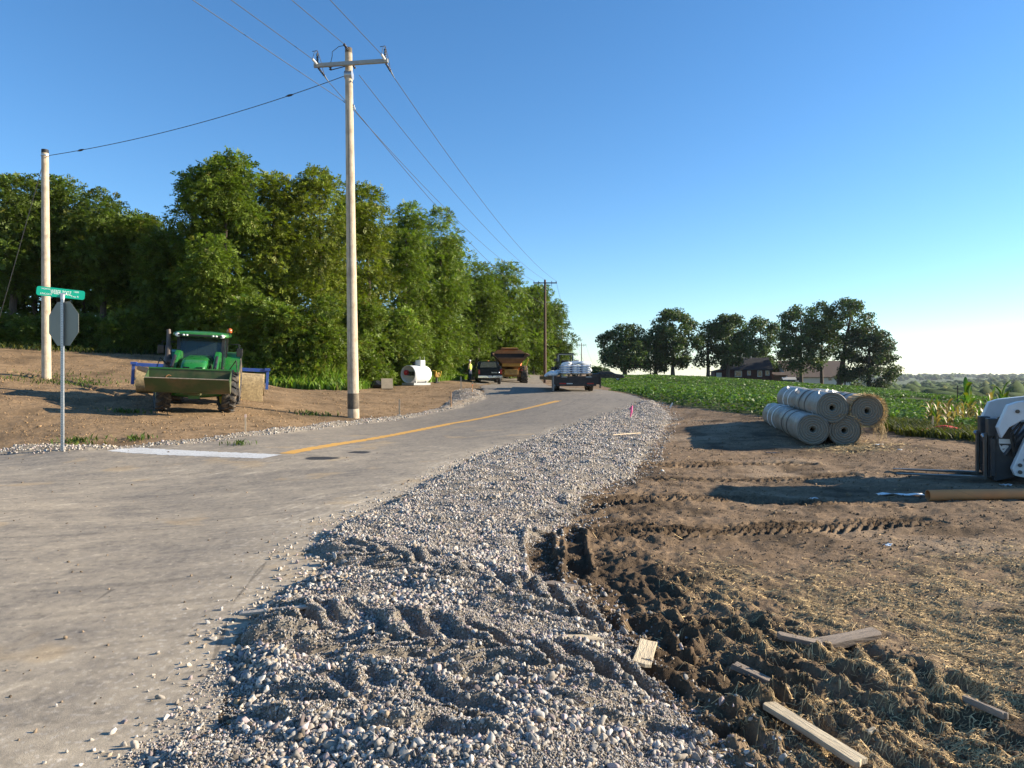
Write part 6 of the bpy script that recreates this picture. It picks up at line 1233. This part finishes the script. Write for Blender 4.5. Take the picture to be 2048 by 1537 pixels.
# ------------------------------------------------------------------ worker
def person(px, d, label):
    b = on(px, d); b.z = float(gz(b.x, b.y)[0]); o = thing('person', label, 'person', b, R(60)); skin_m = mat('skin', (.42, .25, .17), .6)
    V = [(0, 0, .95), (0, 0, 1.12), (0, .01, 1.30), (0, .0, 1.42), (0, .0, 1.50), (0, .01, 1.58), (0, .02, 1.68), (0, .01, 1.76)]; Rr = [.13, .12, .145, .12, .055, .07, .09, .05]; E_ = [(i, i + 1) for i in range(7)]
    def chain(root, pts):
        p = root
        for (c, r) in pts: V.append(c); Rr.append(r); E_.append((p, len(V) - 1)); p = len(V) - 1
        return p
    for s in (-1, 1):
        chain(0, [((s * .1, 0, .86), .1), ((s * .12, .02, .5), .06), ((s * .13, -.01, .1), .042), ((s * .13, .02, .05), .04), ((s * .14, .15, .03), .03)])
        h = chain(3, [((s * .17, 0, 1.41), .065), ((s * .23, -.02, 1.14), .045), ((s * .22, .12, .93), .034), ((s * .215, .18, .87), .03)])
        for q in range(4): chain(h, [((s * (.195 + .012 * q), .21, .84 + .004 * q), .009), ((s * (.195 + .012 * q), .225, .80 + .006 * abs(q - 1.5)), .008)])
        chain(h, [((s * .18, .17, .85), .01), ((s * .17, .19, .82), .009)])
    me = bpy.data.meshes.new('body'); me.from_pydata(V, E_, []); ob = link_mesh('body', me, skin_m, o); sk_ = ob.modifiers.new('skin', 'SKIN'); 
    for i, sv in enumerate(me.skin_vertices[0].data): sv.radius = (Rr[i], Rr[i]); sv.use_root = (i == 0)
    ob.modifiers.new('sub', 'SUBSURF').levels = 1; ob.modifiers['sub'].render_levels = 2
    L = lambda zs: [[Vector((w * math.cos(a), dd * math.sin(a), z)) for a in [2 * math.pi * i / 16 for i in range(16)]] for z, w, dd in zs]
    MB().loft(L([(.98, .19, .15), (1.15, .185, .15), (1.32, .215, .165), (1.44, .17, .13), (1.48, .09, .08)]), False, True).build('safety_vest', mat('lime vest', (.55, .75, .08), .7), o)
    tr_ = MB()
    for s in (-1, 1): tr_.tube([(s * .09, 0, .99), (s * .1, .0, .85), (s * .12, .02, .5), (s * .13, -.01, .09)], [.125, .115, .085, .07], 12)
    tr_.build('trousers', mat('jeans', (.05, .065, .1), .9), o); MB().tube([(0, .02, 1.72), (0, .02, 1.80), (0, .02, 1.85)], [.115, .1, .03], 14).box((0, .1, 1.73), (.16, .1, .015)).build('hard_hat', M_WHITE, o)
    for s in (-1, 1): MB().box((s * .13, .06, .05), (.1, .28, .1)).build('boot', M_BLKP, o, .03)
    MB().tube([(-.032, .105, 1.68), (-.032, .115, 1.68)], .01, 6).tube([(.032, .105, 1.68), (.032, .115, 1.68)], .01, 6).build('eyes', M_BLKP, o)
    return o
person(940, 64, 'worker in a lime safety vest standing left of the dark pickup')

# ------------------------------------------------------------------ air
hb = MB().box((0, 4000, -30), (9600, 8400, 130)); hz_ = hb.build('haze', bpy.data.materials.new('haze air')); tag(hz_, kind='stuff'); hm_ = hz_.data.materials[0]; hm_.use_nodes = True; hn = hm_.node_tree; hn.nodes.remove(hn.nodes['Principled BSDF'])
pv = hn.nodes.new('ShaderNodeVolumePrincipled'); pv.inputs['Color'].default_value = (.80, .88, 1, 1); pv.inputs['Density'].default_value = .00005; pv.inputs['Anisotropy'].default_value = .2; hn.links.new(pv.outputs[0], hn.nodes['Material Output'].inputs['Volume'])
